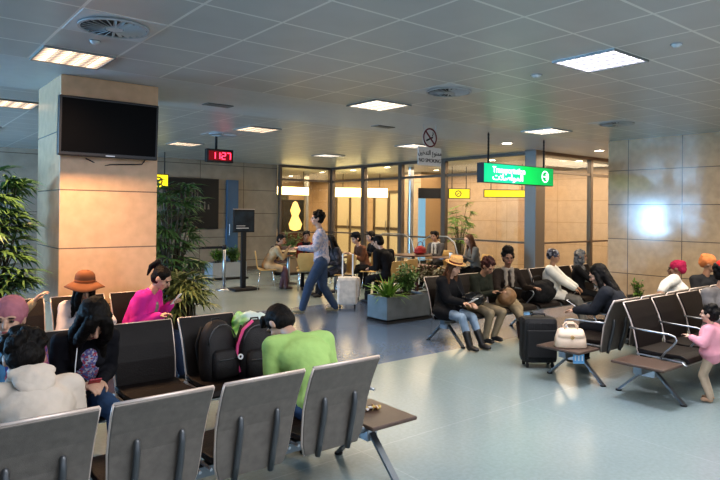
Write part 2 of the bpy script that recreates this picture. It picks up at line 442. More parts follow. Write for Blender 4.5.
t = thing('digital_clock', 'red LED digital clock reading 11:27 hung from the ceiling', 'clock', (4.945, 10.3, 2.67))
MB().b2((-.26, -.05, -.12), (.26, .05, .12), bevel=.008).build('housing', m_black, t)
MB().b2((-.225, -.054, -.085), (.225, -.05, .085)).build('display', emit('dark_red_display', (.5, 0, .01), .35), t)
MB().cyl((-.06, 0, .12), (-.06, 0, .36), .022).build('hanger', m_matte, t)
m_red = emit('red_led', (1, .03, .07), 6)
SEG = {'1': 'bc', '2': 'abged', '7': 'abc'}
def digit(mb, ch, x, w=.066, h=.115, th=.017):
    S = {'a': ((0, h / 2), (w, th)), 'g': ((0, 0), (w, th)), 'd': ((0, -h / 2), (w, th)), 'b': ((w / 2, h / 4), (th, h / 2)), 'c': ((w / 2, -h / 4), (th, h / 2)), 'e': ((-w / 2, -h / 4), (th, h / 2)), 'f': ((-w / 2, h / 4), (th, h / 2))}
    for k in SEG[ch]:
        (cx, cz), (a, b) = S[k]; mb.b2((x + cx - a / 2, -.058, cz - b / 2), (x + cx + a / 2, -.055, cz + b / 2))
for ch, x in (('1', -.135), ('1', -.045), ('2', .065), ('7', .165)):
    mb = MB(); digit(mb, ch, x); mb.build('digit', m_red, t)
MB().b2((.006, -.058, .02), (.022, -.055, .036)).b2((.006, -.058, -.036), (.022, -.055, -.02)).build('colon', m_red, t)

def green_mat():
    m, nt, b = nodes('green_lightbox'); tc = nt.nodes.new('ShaderNodeTexCoord'); sp = nt.nodes.new('ShaderNodeSeparateXYZ'); nt.links.new(tc.outputs['Object'], sp.inputs[0])
    r = nt.nodes.new('ShaderNodeValToRGB'); mr = nt.nodes.new('ShaderNodeMapRange'); mr.inputs[1].default_value = -.85; mr.inputs[2].default_value = .9
    nt.links.new(sp.outputs[0], mr.inputs[0]); nt.links.new(mr.outputs[0], r.inputs[0])
    e = r.color_ramp.elements; e[0].color = (.0, .62, .28, 1); e[1].color = (0, .38, .09, 1)
    k = e.new(.35); k.color = (.0, .60, .38, 1); k = e.new(.55); k.color = (0, .68, .10, 1)
    nt.links.new(r.outputs[0], b.inputs['Emission Color']); b.inputs['Emission Strength'].default_value = 1.25; b.inputs['Base Color'].default_value = (0, .1, .04, 1)
    return m
t = thing('green_direction_sign', 'long lit green direction sign with white lettering hung on two chains', 'sign', (8.80, 6.6, 2.35))
MB().b2((-.98, -.07, -.165), (.98, .07, .165)).build('housing', m_black, t)
MB().b2((-.97, -.074, -.155), (.97, -.07, .155)).build('lit_face', green_mat(), t)
for x in (-.78, .78):
    c = MB()
    for i in range(9):
        z = .165 + .03 + i * .055; c.lathe([(.013, -.034), (.017, 0), (.013, .034)], c=(x, 0, z), n=8)
    c.cyl((x, 0, .165), (x, 0, .68), .008); c.build('chain', m_matte, t)
m_wt = emit('lit_white_lettering', (.85, 1, .98), 2.6)
text_mesh('lettering', 'Transportation', .145, m_wt, t, (-.76, -.078, .055), FACE, 'LEFT', sx=1.0, offset=.002)
text_mesh('arabic_lettering', '\uFE95\uFEFC\uFEBB\uFE8D\uFEEE\uFEE4\uFEDF\uFE8D', .15, m_wt, t, (-.76, -.078, -.065), FACE, 'LEFT', sx=1.3, offset=.002)
mb = MB(); mb.lathe([(.105, 0), (.105, .003), (.088, .003), (.088, 0)], n=28, rot=Matrix.Rotation(PI / 2, 3, 'X'), c=(.72, -.076, 0)); 
mb.bar((.66, -.079, 0), (.76, -.079, 0), .003, .02, up=(0, 0, 1)).bar((.74, -.079, .05), (.79, -.079, 0), .003, .02).bar((.74, -.079, -.05), (.79, -.079, 0), .003, .02)
mb.build('arrow_emblem', m_wt, t)

m_plate = mat('silver_plate', (.55, .55, .55), .45, .2)
m_ink = mat('black_ink', (.015, .015, .015), .6)
m_redink = mat('dark_red_ink', (.13, .015, .02), .6)
t = thing('no_smoking_sign', 'hanging grey sign reading NO SMOKING in Arabic and English', 'sign', (6.69, 6.65, 2.54))
MB().b2((-.25, -.006, -.14), (.25, .006, .14)).build('text_plate', m_plate, t)
X90 = Matrix.Rotation(PI / 2, 3, 'X')
MB().lathe([(.155, -.004), (.155, .004)], n=36, rot=X90, c=(0, 0, .29)).build('round_plate', m_plate, t)
mb = MB(); mb.lathe([(.148, -.003), (.148, .003), (.126, .003), (.126, -.003)], n=36, rot=X90, c=(0, -.007, .29))
mb.bar((-.09, -.008, .38), (.09, -.008, .20), .004, .026); mb.build('prohibition_ring', m_redink, t)
mb = MB(); mb.bar((-.08, -.0065, .24), (.06, -.0065, .30), .004, .024).tube([(.06, -.008, .315), (.05, -.008, .335), (.07, -.008, .35), (.055, -.008, .375)], .006); mb.build('cigarette', m_ink, t)
MB().cyl((-.13, 0, .41), (-.13, 0, .495), .004).cyl((.13, 0, .41), (.13, 0, .495), .004).bar((-.13, 0, .36), (-.13, 0, .42), .008, .008).bar((.13, 0, .36), (.13, 0, .42), .008, .008).build('hanger', m_steel, t)
text_mesh('arabic_lettering', '\uFEE6\uFEF4\uFEA7\uFEAA\uFE98\uFEDF\uFE8D \uFEC9\uFEEE\uFEE8\uFEE4\uFEE3', .105, m_ink, t, (0, -.009, .055), FACE, sx=.84)
text_mesh('english_lettering', 'NO SMOKING', .082, m_ink, t, (0, -.009, -.065), FACE, sx=.92)

# dark picture of pale towers on the far wall
t = thing('skyline_display', 'large dark wall display showing pale tower shapes on the far wall', 'display', (6.66, 15.44, 1.85))
MB().b2((-.75, -.02, -.68), (.75, .05, .68), bevel=.01).build('frame', m_black, t)
MB().b2((-.72, -.024, -.65), (.72, -.02, .65)).build('screen', mat('dark_poster', (.006, .006, .006), .5), t)
mb = MB()
for x, h, w in ((-.42, .12, .04), (-.3, .22, .05), (-.2, .36, .05), (-.12, .30, .03), (-.02, .52, .05), (.06, .60, .035), (.14, .46, .04), (.22, .34, .05), (.34, .22, .05), (.45, .14, .06)):
    mb.prism([(x - w / 2, -.0), (x + w / 2, 0), (x + w * .2, h), (x - w * .2, h)], 0, .002)
mb.build('tower_picture', mat('pale_towers', (.20, .17, .14), .7), t).location = (0, -.025, -.15)
t.children[-1].rotation_euler = FACE if t.children else FACE
for ch in t.children:
    if ch.name.startswith('tower_picture'): ch.rotation_euler = FACE

m_yel = emit('yellow_lightbox', (1, .78, .02), 1.6)
m_yelink = mat('dark_ink', (.03, .03, .03), .6)
def hang_sign(name, label, x, y, z, w, h, m, rz=0, rod=True, emblem=True):
    t = thing(name, label, 'sign', (x, y, z), rz)
    MB().b2((-w / 2 - .02, -.04, -h / 2 - .02), (w / 2 + .02, .04, h / 2 + .02)).build('housing', m_black, t)
    MB().b2((-w / 2, -.045, -h / 2), (w / 2, -.04, h / 2)).build('lit_face', m, t)
    if rod: MB().cyl((-w * .35, 0, h / 2), (-w * .35, 0, CEIL - z), .012).cyl((w * .35, 0, h / 2), (w * .35, 0, CEIL - z), .012).build('hanger', m_matte, t)
    if emblem:
        mb = MB(); mb.lathe([(h * .36, -.002), (h * .36, .002), (h * .26, .002), (h * .26, -.002)], n=20, rot=X90, c=(-w * .05, -.048, 0)); mb.bar((-w * .05 - h * .15, -.049, -h * .1), (-w * .05 + h * .15, -.049, h * .1), .003, h * .1); mb.build('emblem', m_yelink, t)
    return t
hang_sign('yellow_hanging_sign', 'small yellow lit sign peeking out right of the stone column', 5.2, 14.0, 2.34, .42, .3, m_yel)

# free-standing board sign
t = thing('sign_stand', 'black free-standing notice board on a post by the far walkway', 'sign stand', (6.15, 11.6, 0))
MB().b2((-.28, -.2, 0), (.28, .2, .05), bevel=.008).build('base', m_matte, t)
MB().b2((-.05, -.03, .05), (.05, .03, 1.27)).build('post', mat('dark_post', (.03, .032, .035), .4, .3), t)
MB().b2((-.24, -.03, 1.22), (.24, .03, 1.70), bevel=.006).build('board', m_black, t)
MB().b2((-.22, -.034, 1.24), (.22, -.03, 1.66)).build('notice_face', mat('notice_dark', (.015, .03, .045), .3, var=.5, vscale=5), t)
mb = MB(); mb.b2((-.19, -.037, 1.30), (.10, -.034, 1.318)).b2((-.19, -.037, 1.35), (.02, -.034, 1.362)); mb.build('print_line', m_white, t)
MB().b2((-.24, -.032, 1.70), (.24, .032, 1.715)).build('top_trim', m_edge, t)

# queue barrier
t = thing('barrier_post', 'steel queue barrier post with dark belt left of the notice board', 'barrier', (5.82, 11.82, 0))
MB().lathe([(.16, 0), (.16, .02), (.05, .04), (.03, .05)], n=24).build('base', m_steel, t, smooth=True)
MB().cyl((0, 0, .04), (0, 0, .93), .032, n=16).build('pole', m_steel, t, smooth=True)
MB().cyl((0, 0, .86), (0, 0, .95), .04, n=16).build('head', m_matte, t, smooth=True)
MB().box((-.73, .02, .90), (1.4, .004, .05)).build('belt', mat('belt_webbing', (.02, .02, .03), .8), t)

# ================================================================== SEATING
def bench(label, x0, n, pitch, y, facing, table=None, arms=None, w=None, leg_x=None):
    """beam seating; seats run in +x from x0; facing +1 looks to +y; table 'L'/'R' on which end"""
    cx = x0 + n * pitch / 2
    t = thing('beam_bench', label, 'bench', (cx, y, 0), 0 if facing > 0 else PI)
    L = n * pitch; w = w or pitch - .06
    a = -L / 2 - (.38 if (table == 'L') == (facing > 0) and table else 0)
    b = L / 2 + (.38 if (table == 'R') == (facing > 0) and table else 0)
    MB().b2((a + .04, -.04, .255), (b - .04, .04, .315), bevel=.004).build('beam', m_leg, t)
    back = [(-.175, .285), (-.19, .36), (-.205, .45), (-.225, .56), (-.26, .67), (-.30, .76), (-.33, .82)]
    nar = [.045, .02, .012, .006, .003, 0, 0]
    for i in range(n):
        xa = -L / 2 + i * pitch + (pitch - w) / 2; xb = xa + w
        o = MB().strip([(-.20, .375), (-.12, .368), (0, .362), (.12, .368), (.20, .372), (.245, .355), (.262, .33)][::-1], xa + .012, xb - .012, -.035).build('seat', m_leather, t, smooth=False, bevel=.006)
        rl = MB()
        for xx in (xa, xb): rl.tube([(xx, .255, .325), (xx, .23, .348), (xx, .1, .352), (xx, -.19, .355)], .009, 6)
        rl.tube([(xa, .262, .325), (xb, .262, .325)], .008, 6).build('seat_rim', m_steel, o)
        o = MB().strip([(p[0] + .004, p[1]) for p in back], xa + .006, xb - .006, -.016, nar).build('backrest', m_leather, t, bevel=.004)
        MB().strip(back, xa, xb, .014, nar).build('back_shell', m_shell, o, bevel=.006)
        e = MB()
        for s, xx in ((1, xa), (-1, xb)): e.tube([(xx + s * nar[k], back[k][0], back[k][1]) for k in range(7)], .0075, 6)
        e.tube([(xa, back[-1][0], back[-1][1] + .002), (xb, back[-1][0], back[-1][1] + .002)], .0085, 6).build('edge_trim', m_edge, o, smooth=True)
        for fx in (.27, .73):
            xx = xa + w * fx
            MB().tube([(xx, -.195, .27), (xx, -.222, .38), (xx, -.245, .47), (xx, -.262, .56), (xx, -.262, .61), (xx, -.245, .625)], [.017, .018, .018, .017, .015, .008], 8).build('rib', m_rib, o, smooth=True)
    if arms is None: arms = []
    for ax in arms:
        xx = -L / 2 + ax * pitch if facing > 0 else L / 2 - ax * pitch
        MB().tube([(xx, -.25, .60), (xx, -.1, .592), (xx, .12, .588), (xx, .175, .575), (xx, .19, .545), (xx, .165, .50), (xx, .09, .42), (xx, .05, .36)], .0095, 8).build('armrest', m_steel, t, smooth=True)
    for lx in (leg_x or (x0 - (.12 if table == 'L' else -.1), x0 + L + (.12 if table == 'R' else -.1))):
        xx = (lx - cx) * facing
        for s in (1, -1):
            l = MB().bar((xx, s * .03, .27), (xx, s * .30, .012), .045, .018).build('leg', m_leg, t)
            MB().cyl((xx, s * .30, 0), (xx, s * .30, .014), .028).build('foot', m_matte, l)
        MB().b2((xx - .04, -.06, .2), (xx + .04, .06, .27)).build('leg_bracket', m_steel, t)
    if table:
        s = 1 if (table == 'R') == (facing > 0) else -1
        xa, xb = s * (L / 2 + .02), s * (L / 2 + .40)
        mb = MB(); mb.b2((min(xa, xb), -.22, .325), (max(xa, xb), .26, .350)); mb.build('side_table', m_table, t, bevel=.008)
    return t
B1 = bench('nearest row of grey-backed seats seen from behind in the foreground', -.25, 5, .53, 3.09, 1, 'R', arms=[5], leg_x=(.2, 2.55))
B2 = bench('second row of black leather seats facing the camera at left, holding backpacks', -.25, 5, .53, 4.32, -1, 'R', leg_x=(0, 2.25))
B3 = bench('third row of black seats right in front of the stone column', -.33, 5, .55, 6.09, -1, None, leg_x=(0, 2.2))
B4 = bench('middle bench row where the straw hat woman sits, facing the aisle', 5.66, 7, .57, 5.41, -1, None, arms=[3, 4, 5, 6], leg_x=(5.76, 7.5, 9.3))
B5 = bench('right bench with its back to the camera holding the cream handbag on its table', 5.70, 5, .57, 3.46, 1, 'L', arms=[0, 1, 2, 3, 4], leg_x=(5.60, 8.2))
B6 = bench('right bench of empty black leather seats facing the camera beside the toddler', 5.70, 5, .57, 2.70, -1, 'L', arms=[0, 1, 2, 3, 4], leg_x=(5.60, 8.2))

# ================================================================== PEOPLE
def skin_mat(name, c): 
    m = mat(name, c, .5, var=.06, vscale=15); m.node_tree.nodes['Principled BSDF'].inputs['Subsurface Weight'].default_value = .0; return m
SK = {'light': skin_mat('skin_light', (.56, .34, .24)), 'tan': skin_mat('skin_tan', (.42, .23, .145)), 'brown': skin_mat('skin_brown', (.20, .10, .06)), 'olive': skin_mat('skin_olive', (.34, .19, .12))}
m_hair = mat('black_hair', (.008, .006, .005), .55, spec=.2, var=.4, vscale=30, bump=.5, bscale=40, stretch=(4, 4, .7))
m_hair_br = mat('brown_hair', (.10, .045, .022), .55, spec=.25, var=.4, vscale=30, bump=.5, bscale=40, stretch=(4, 4, .7))
m_hair_red = mat('reddish_hair', (.045, .014, .012), .55, spec=.25, var=.4, vscale=30, bump=.5, bscale=40)
m_eye = mat('dark_eye', (.01, .008, .006), .2)
m_lip = mat('lip', (.33, .10, .09), .5)
CL = {}
def cloth(key, c, **k):
    if key not in CL: CL[key] = mat(key, c, k.pop('rough', .85), var=k.pop('var', .14), vscale=k.pop('vscale', 7), bump=k.pop('bump', .6), bscale=k.pop('bscale', 14), spec=.2, **k)
    return CL[key]

def basis(d, side):
    """matrix whose Y axis is d, X close to side"""
    y = Vector(d).normalized(); x = Vector(side) - y * y.dot(Vector(side))
    if x.length < 1e-4: x = y.orthogonal()
    x.normalize(); z = x.cross(y); return Matrix((x, y, z)).transposed()

class Prims:
    """closed overlapping solids, fused into one continuous surface"""
    def __init__(s): s.m = MB()
    def cone(s, p, q, r0, r1, flat=1.0, side=(1, 0, 0), n=14):
        p, q = Vector(p), Vector(q); d = q - p; L = d.length
        if L < 1e-5: return s.ball(p, r0)
        M = basis(d, side); b = s.m.b; rings = []
        st = [(-1, a) for a in (80, 50, 25)] + [(0, 0), (0, 1)] + [(1, a) for a in (25, 50, 80)]
        for k, a in st:
            if k == -1: yy = -r0 * math.sin(R(a)); rr = r0 * math.cos(R(a))
            elif k == 0: yy = a * L; rr = r0 + (r1 - r0) * a
            else: yy = L + r1 * math.sin(R(a)); rr = r1 * math.cos(R(a))
            rings.append([b.verts.new(p + M @ Vector((rr * math.cos(j * 2 * PI / n), yy, rr * flat * math.sin(j * 2 * PI / n)))) for j in range(n)])
        for A, B in zip(rings, rings[1:]):
            for j in range(n): b.faces.new((A[j], A[(j + 1) % n], B[(j + 1) % n], B[j]))
        b.faces.new(rings[0][::-1]); b.faces.new(rings[-1]); return s
    def ball(s, c, r): s.m.ell(c, (r, r, r), u=14, v=9); return s
    def ell(s, c, r, M=None): s.m.ell(c, r, M, u=18, v=12); return s
    def fuse(s, name, m, parent, vox, wrinkle=0, wscale=12, smooth=3, seed=0):
        o = s.m.build(name + '_raw', m)
        rm = o.modifiers.new('r', 'REMESH'); rm.mode = 'VOXEL'; rm.voxel_size = vox; rm.use_smooth_shade = True
        sm = o.modifiers.new('s', 'SMOOTH'); sm.iterations = smooth; sm.factor = .5
        dg = bpy.context.evaluated_depsgraph_get(); me = bpy.data.meshes.new_from_object(o.evaluated_get(dg))
        old = o.data; bpy.data.objects.remove(o); bpy.data.meshes.remove(old)
        me.name = name
        if wrinkle:
            off = Vector((seed * 3.7, seed * 1.3, 0)); ns = [v.normal.copy() for v in me.vertices]
            for v, nn in zip(me.vertices, ns):
                f = noise.noise((v.co + off) * wscale) + .5 * noise.noise((v.co + off) * wscale * 2.3)
                v.co += nn * wrinkle * f
        me.materials.clear(); me.materials.append(m)
        me.polygons.foreach_set('use_smooth', [True] * len(me.polygons))
        return link(bpy.data.objects.new(name, me), parent)

def ik(S, T, a, b, pole):
    S, T = Vector(S), Vector(T); d = T - S; L = min(d.length, (a + b) * .995); d.normalize(); T = S + d * L
    k = (a * a - b * b + L * L) / (2 * L); h = math.sqrt(max(a * a - k * k, 0))
    p = Vector(pole) - d * d.dot(Vector(pole)); p.normalize()
    return S + d * k + p * h, T

def hand(P, wrist, d, nrm, s, curl=35, sz=1.0, thumb_out=30):
    """palm + four fingers + thumb. d: pointing dir, nrm: back-of-hand normal, s: +1 right hand"""
    d = Vector(d).normalized(); nrm = Vector(nrm); nrm = (nrm - d * d.dot(nrm)).normalized(); x = d.cross(nrm) * 1.0   # lateral
    wrist = Vector(wrist); M = Matrix((x, d, nrm)).transposed()
    P.ell(wrist + d * .048 * sz, (.040 * sz, .052 * sz, .016 * sz), M)
    P.cone(wrist - d * .01, wrist + d * .03 * sz, .023 * sz, .026 * sz, .7, x)
    fl = [.066, .076, .072, .056]
    for i, l in enumerate(fl):
        lx = (i - 1.5) * .0205 * sz * (-s)
        p = wrist + d * (.088 - abs(i - 1.3) * .004) * sz + x * lx; c = R(curl * (.7 + .15 * i)); dd = (d + x * (i - 1.5) * -.06 * s).normalized()
        for k, seg in enumerate((.45, .32, .25)):
            dd = (Matrix.Rotation(-c * (.6 if k == 0 else .9), 3, x) @ dd)
            q = p + dd * l * seg * sz; r = (.0095 - k * .0011) * sz
            P.cone(p, q, r, r * .92, 1, x, n=8); p = q
    # thumb leaves the side near the base of the palm
    tx = x * (s * 1.0)
    p = wrist + d * .022 * sz + tx * .028 * sz; q = p + (d * .6 + tx * .75 - nrm * .35).normalized() * .040 * sz; r_ = q + (d * .9 + tx * .22 - nrm * .35).normalized() * .034 * sz
    P.cone(p, q, .0135 * sz, .011 * sz, 1, x, n=8); P.cone(q, r_, .0105 * sz, .009 * sz, 1, x, n=8)

def person(label, loc, face, skin='tan', seated=True, S=1.0, lean=8, side=0, curl=10, head=(10, 0, 0), hip=None, hands=None, feet=None, poles=None, kneepole=None,
           hand_n=None, hcurl=35, top=None, trousers=None, shoes=None, hair=None, hats=None, fem=True, vox=.0075, extras=None, bulk=1.0, skirt=None, tb=1.0, sleeve=1.0, hsz=1.0, eyes=True, collar=None, coat=0, legvis=True, hood=False, child=False, boots=False, twist=0, barehand=True):
    root = thing('person', label, 'person', loc, R(face))
    if seated: S *= .91; hsz *= 1.07
    if hip is None: hip = .37 + .09 * S
    X, Y, Z = Vector((1, 0, 0)), Vector((0, 1, 0)), Vector((0, 0, 1))
    pel = Vector((0, 0, hip)); sw = (.165 if fem else .19) * S
    Rl = Matrix.Rotation(R(side), 3, 'Y') @ Matrix.Rotation(R(-lean), 3, 'X')
    Ru = Matrix.Rotation(R(side), 3, 'Y') @ Matrix.Rotation(R(-lean - curl), 3, 'X') @ Matrix.Rotation(R(twist), 3, 'Z')
    waist = pel + Rl @ Vector((0, 0, .17 * S)); chest = waist + Ru @ Vector((0, 0, .16 * S)); neck = waist + Ru @ Vector((0, -.01, .335 * S))
    RH = Ru.to_3x3() @ Matrix.Identity(3)
    hp, hy, hr = head
    HM = Matrix.Rotation(R(side * .5), 3, 'Y') @ Matrix.Rotation(R(hy), 3, 'Z') @ Matrix.Rotation(R(-hp), 3, 'X') @ Matrix.Rotation(R(hr), 3, 'Y')
    nd = (Ru @ Vector((0, .25, 1)) + HM @ Vector((0, .1, 1))).normalized()
    hs = hsz * S * (1.0 if fem else 1.04)
    hc = neck + nd * .10 * S + HM @ Vector((0, .015, .085)) * hs
    sh = [neck + Ru @ Vector((s * sw, 0, -.045 * S)) for s in (1, -1)]
    ua, fa = .275 * S, .245 * S
    if hands is None: hands = [(.13, .34, hip + .13), (-.13, .34, hip + .13)]
    poles = poles or [(.30, -.7, -1), (-.30, -.7, -1)]
    arms = []
    for s, T, pl in zip(sh, hands, poles):
        el, wr = ik(s, Vector(T), ua, fa, pl); arms.append((s, el, wr))
    hj = [pel + Vector((s * .085 * S, .01, -.01)) for s in (1, -1)]
    if feet is None: feet = [(.10, .44, .075), (-.10, .46, .075)] if seated else [(.09, .05, .08), (-.09, -.05, .08)]
    kneepole = kneepole or [(0.1, .5, 1), (-.1, .5, 1)]
    th, sn = .41 * S, .40 * S
    legs = []
    for h_, T, kp in zip(hj, feet, kneepole):
        kn, an = ik(h_, Vector(T), th, sn, kp); legs.append((h_, kn, an))
    B = bulk
    # ---- body: one continuous skin
    P = Prims()
    P.ell(pel, (.145 * S, .105 * S, .105 * S), Rl).cone(pel, waist, .11 * S, .10 * S, .8, X).cone(waist, chest + Ru @ Vector((0, 0, .06 * S)), .10 * S, .125 * S, .7, Ru @ X)
    P.cone(chest + Ru @ Vector((0, 0, .11 * S)), neck, .09 * S, .05 * S, .8, Ru @ X)
    P.cone(neck - Ru @ Z * .04 * S, hc - HM @ Z * .05 * hs, .052 * S, .048 * S)
    for s, el, wr in arms:
        P.cone(neck - Ru @ Z * .04 * S, s, .05 * S, .048 * S).cone(s, el, .046 * S, .036 * S).cone(el, wr, .036 * S, .024 * S)
    for h_, kn, an in legs:
        P.cone(h_, kn, .078 * S, .052 * S).cone(kn, kn + (an - kn) * .35, .052 * S, .052 * S).cone(kn + (an - kn) * .35, an, .052 * S, .034 * S)
        fd = Vector((an - h_)); fd = Vector((fd.x * .3, abs(fd.y) + .2 if seated else .3, 0)).normalized()
        P.cone(an + Vector((0, 0, -.035)) * S, an + fd * .13 * S + Vector((0, 0, -.052)) * S, .034 * S, .026 * S, .8)
    for i, ((s, el, wr), sg) in enumerate(zip(arms, (1, -1))):
        d = (wr - el).normalized(); nn = (hand_n[i] if hand_n else (0, 0, 1))
        if abs(d.dot(Vector(nn).normalized())) > .95: nn = (0, -1, .1)
        dd = d + (Vector(hand_n[i + 2]) if hand_n and len(hand_n) > 2 + i and hand_n[i + 2] else Vector((0, 0, 0)))
        hand(P, wr, dd, nn, sg, hcurl, (S if S > .7 else S * 1.15) * (1 if fem else 1.06))
    # head
    def H(x, y, z): return hc + HM @ Vector((x, y, z)) * hs
    P.ell(H(0, -.012, .018), (.074 * hs, .092 * hs, .092 * hs), HM)
    P.ell(H(0, .018, -.035), (.056 * hs, .066 * hs, .072 * hs), HM)
    P.ell(H(0, .050, -.083), (.030 * hs, .026 * hs, .022 * hs), HM)
    P.cone(H(0, .080, .012), H(0, .098, -.022), .009 * hs, .014 * hs, 1, HM @ X, n=8)
    P.ell(H(0, .080, -.056), (.024 * hs, .012 * hs, .012 * hs), HM)
    for s in (1, -1):
        P.ell(H(s * .040, .055, -.025), (.024 * hs, .022 * hs, .022 * hs), HM)
        P.ell(H(s * .032, .073, .027), (.026 * hs, .012 * hs, .009 * hs), HM)
        P.ell(H(s * .076, -.008, -.005), (.010 * hs, .020 * hs, .030 * hs), HM)
    P.fuse('body', SK[skin], root, vox, smooth=2)
    if eyes:
        for s in (1, -1):
            e = MB().ell(H(s * .031, .0785, .006), (.0135 * hs, .007 * hs, .0065 * hs), HM, 10, 6).build('eye', m_eye, root, smooth=True)
            MB().ell(H(s * .031, .0845, .026), (.0175 * hs, .005 * hs, .0035 * hs), HM, 10, 6).build('eyebrow', m_hair, root, smooth=True)
        MB().ell(H(0, .0905, -.052), (.021 * hs, .005 * hs, .006 * hs), HM, 10, 6).build('mouth', m_lip, root, smooth=True)
    # ---- clothes
    if top:
        P = Prims(); g = .014 * S * B
        P.ell(pel + Rl @ Vector((0, 0, .02)), (.162 * S * B, .13 * S * B, .11 * S), Rl)
        P.cone(pel + Rl @ Vector((0, 0, .02)), waist, .135 * S * B, .128 * S * B, .88, X)
        P.cone(waist, chest, .128 * S * B, .145 * S * B, .85, Ru @ X)
        P.ell(chest + Ru @ Vector((0, .0, .02 * S)), (sw * 1.02, .122 * S * B, .145 * S), Ru)
        if fem and not child:
            for s in (1, -1): P.ell(chest + Ru @ Vector((s * .06 * S, .085 * S, 0)), (.058 * S, .05 * S, .055 * S), Ru)
        P.cone(chest + Ru @ Vector((0, 0, .10 * S)), neck - Ru @ Z * .01, .125 * S, .066 * S, .85, Ru @ X)
        for s, el, wr in arms:
            P.cone(neck + Ru @ Vector((0, 0, -.045 * S)), s, .068 * S, .068 * S * B)
            wv = el + (wr - el) * (.97 * sleeve)
            P.cone(s, el, (.066 * S) * B, (.054 * S) * B).cone(el, wv, .054 * S * B, .040 * S * B)
        if coat:
            P.ell(pel + Vector((0, .02, -.0)), (.19 * S * B, .16 * S, .12 * S))
            for h_, kn, an in legs:
                P.cone(h_, h_ + (kn - h_) * coat, .10 * S * B, .085 * S * B)
        P.fuse('jacket' if coat or hood or collar else 'shirt', top, root, max(vox, .009), wrinkle=.0042 * S, seed=len(label), wscale=17, smooth=24)
    if hood:
        P = Prims()
        for k in range(14):
            a = R(-200 + k * 220 / 13); P.ball(neck + Ru @ Vector((math.cos(a) * .098 * S, .005 + math.sin(a) * .085 * S, .0 - .02 * math.sin(a))), .036 * S)
        P.ell(neck + Ru @ Vector((0, -.105, -.055)) * S, (.105 * S, .040 * S, .10 * S), Ru).ell(neck + Ru @ Vector((0, -.10, -.0)) * S, (.12 * S, .035 * S, .05 * S), Ru)
        P.fuse('hood', top, root, .009, wrinkle=.008, wscale=15, smooth=6)
    if collar:
        P = Prims()
        for k in range(10):
            a = k * 2 * PI / 10; P.ball(neck + Ru @ Vector((math.cos(a) * .075 * S, .01 + math.sin(a) * .065 * S, .012 * S)), .034 * S)
        for s in (1, -1): P.cone(neck + Ru @ Vector((s * .05 * S, .075 * S, 0)), chest + Ru @ Vector((s * .05 * S, .13 * S, -.06 * S)), .036 * S, .028 * S)
        P.fuse('scarf', collar, root, .01, wrinkle=.01, wscale=18)
    if trousers:
        P = Prims()
        P.ell(pel + Vector((0, 0, -.01)), (.158 * S, .122 * S, .115 * S))
        for h_, kn, an in legs:
            e = an if not boots else kn + (an - kn) * .6
            P.cone(h_, kn, .092 * S * tb, .066 * S * tb).cone(kn, e, .066 * S * tb, (.050 if not boots else .052) * S * tb)
        P.fuse('trousers', trousers, root, max(vox, .009), wrinkle=.006 * S, seed=len(label) + 2, wscale=14)
    if skirt:
        P = Prims(); P.ell(pel, (.17 * S, .14 * S, .12 * S))
        (h1, k1, a1), (h2, k2, a2) = legs
        P.cone(h1, k1, .10 * S, .085 * S).cone(h2, k2, .10 * S, .085 * S).cone((h1 + h2) / 2, (k1 + k2) / 2, .10 * S, .085 * S)
        for k_, a_ in ((k1, a1), (k2, a2)): P.cone(k_, a_, .085 * S, .085 * S)
        P.cone((k1 + k2) / 2, (a1 + a2) / 2 + Vector((0, 0, .03)), .085 * S, .09 * S)
        P.fuse('skirt', skirt, root, max(vox, .009), wrinkle=.01, seed=5)
    for (h_, kn, an) in legs:
        if shoes:
            fd = Vector((an - h_)); fd = Vector((fd.x * .3, abs(fd.y) + .2 if seated else .3, 0)).normalized()
            P = Prims(); a0 = an + Vector((0, 0, -.038)) * S
            P.ell(a0 + fd * .05 * S, (.044 * S, .115 * S, .035 * S), basis(fd, X)).ell(a0 + fd * .10 * S - Vector((0, 0, .008)), (.046 * S, .065 * S, .028 * S), basis(fd, X)).cone(a0, a0 + Vector((0, 0, .03 * S)), .044 * S, .042 * S)
            if boots: P.cone(an, an + (kn - an) * .45, .050 * S, .058 * S)
            P.fuse('boot' if boots else 'shoe', shoes, root, .008, wrinkle=.002)
    # ---- hair
    if hair:
        st, hm = hair; P = Prims()
        P.ell(H(0, -.022, .034), (.083 * hs, .094 * hs, .088 * hs), HM)
        P.ell(H(0, -.04, -.01), (.080 * hs, .070 * hs, .075 * hs), HM)
        if st in ('long', 'curtain'):
            P.cone(H(0, -.065, .0), neck + Ru @ Vector((0, -.06, -.02)) * S, .072 * hs, .075 * hs, .7, X).cone(neck + Ru @ Vector((0, -.07, -.02)) * S, chest + Ru @ Vector((0, -.11, -.03)) * S, .08 * hs, .06 * hs, .6, X)
            for s in (1, -1):
                P.cone(H(s * .068, 0, .03), H(s * .078, .0, -.10), .026 * hs, .03 * hs).cone(H(s * .078, 0, -.10), chest + Ru @ Vector((s * .09, .08, .03)) * S, .034 * hs, .024 * hs)
        if st == 'curtain':   # falls forward over a bowed face
            for s in (1, -1):
                P.cone(H(s * .05, .06, .06), H(s * .068, .075, -.06), .03 * hs, .034 * hs).cone(H(s * .068, .075, -.06), H(s * .06, .07, -.2), .036 * hs, .022 * hs)
            P.cone(H(.02, .05, .08), H(.03, .088, .03), .03 * hs, .02 * hs).cone(H(-.03, .05, .07), H(-.04, .09, .02), .03 * hs, .022 * hs)
        if st == 'pony':
            P.cone(H(0, -.09, .09), H(0, -.12, .12), .022 * hs, .026 * hs).cone(H(0, -.12, .12), H(.0, -.155, .05), .028 * hs, .028 * hs).cone(H(0, -.155, .05), H(.0, -.145, -.05), .028 * hs, .012 * hs)
        if st == 'bun': P.ell(H(0, -.02, .125), (.055 * hs, .058 * hs, .045 * hs), HM)
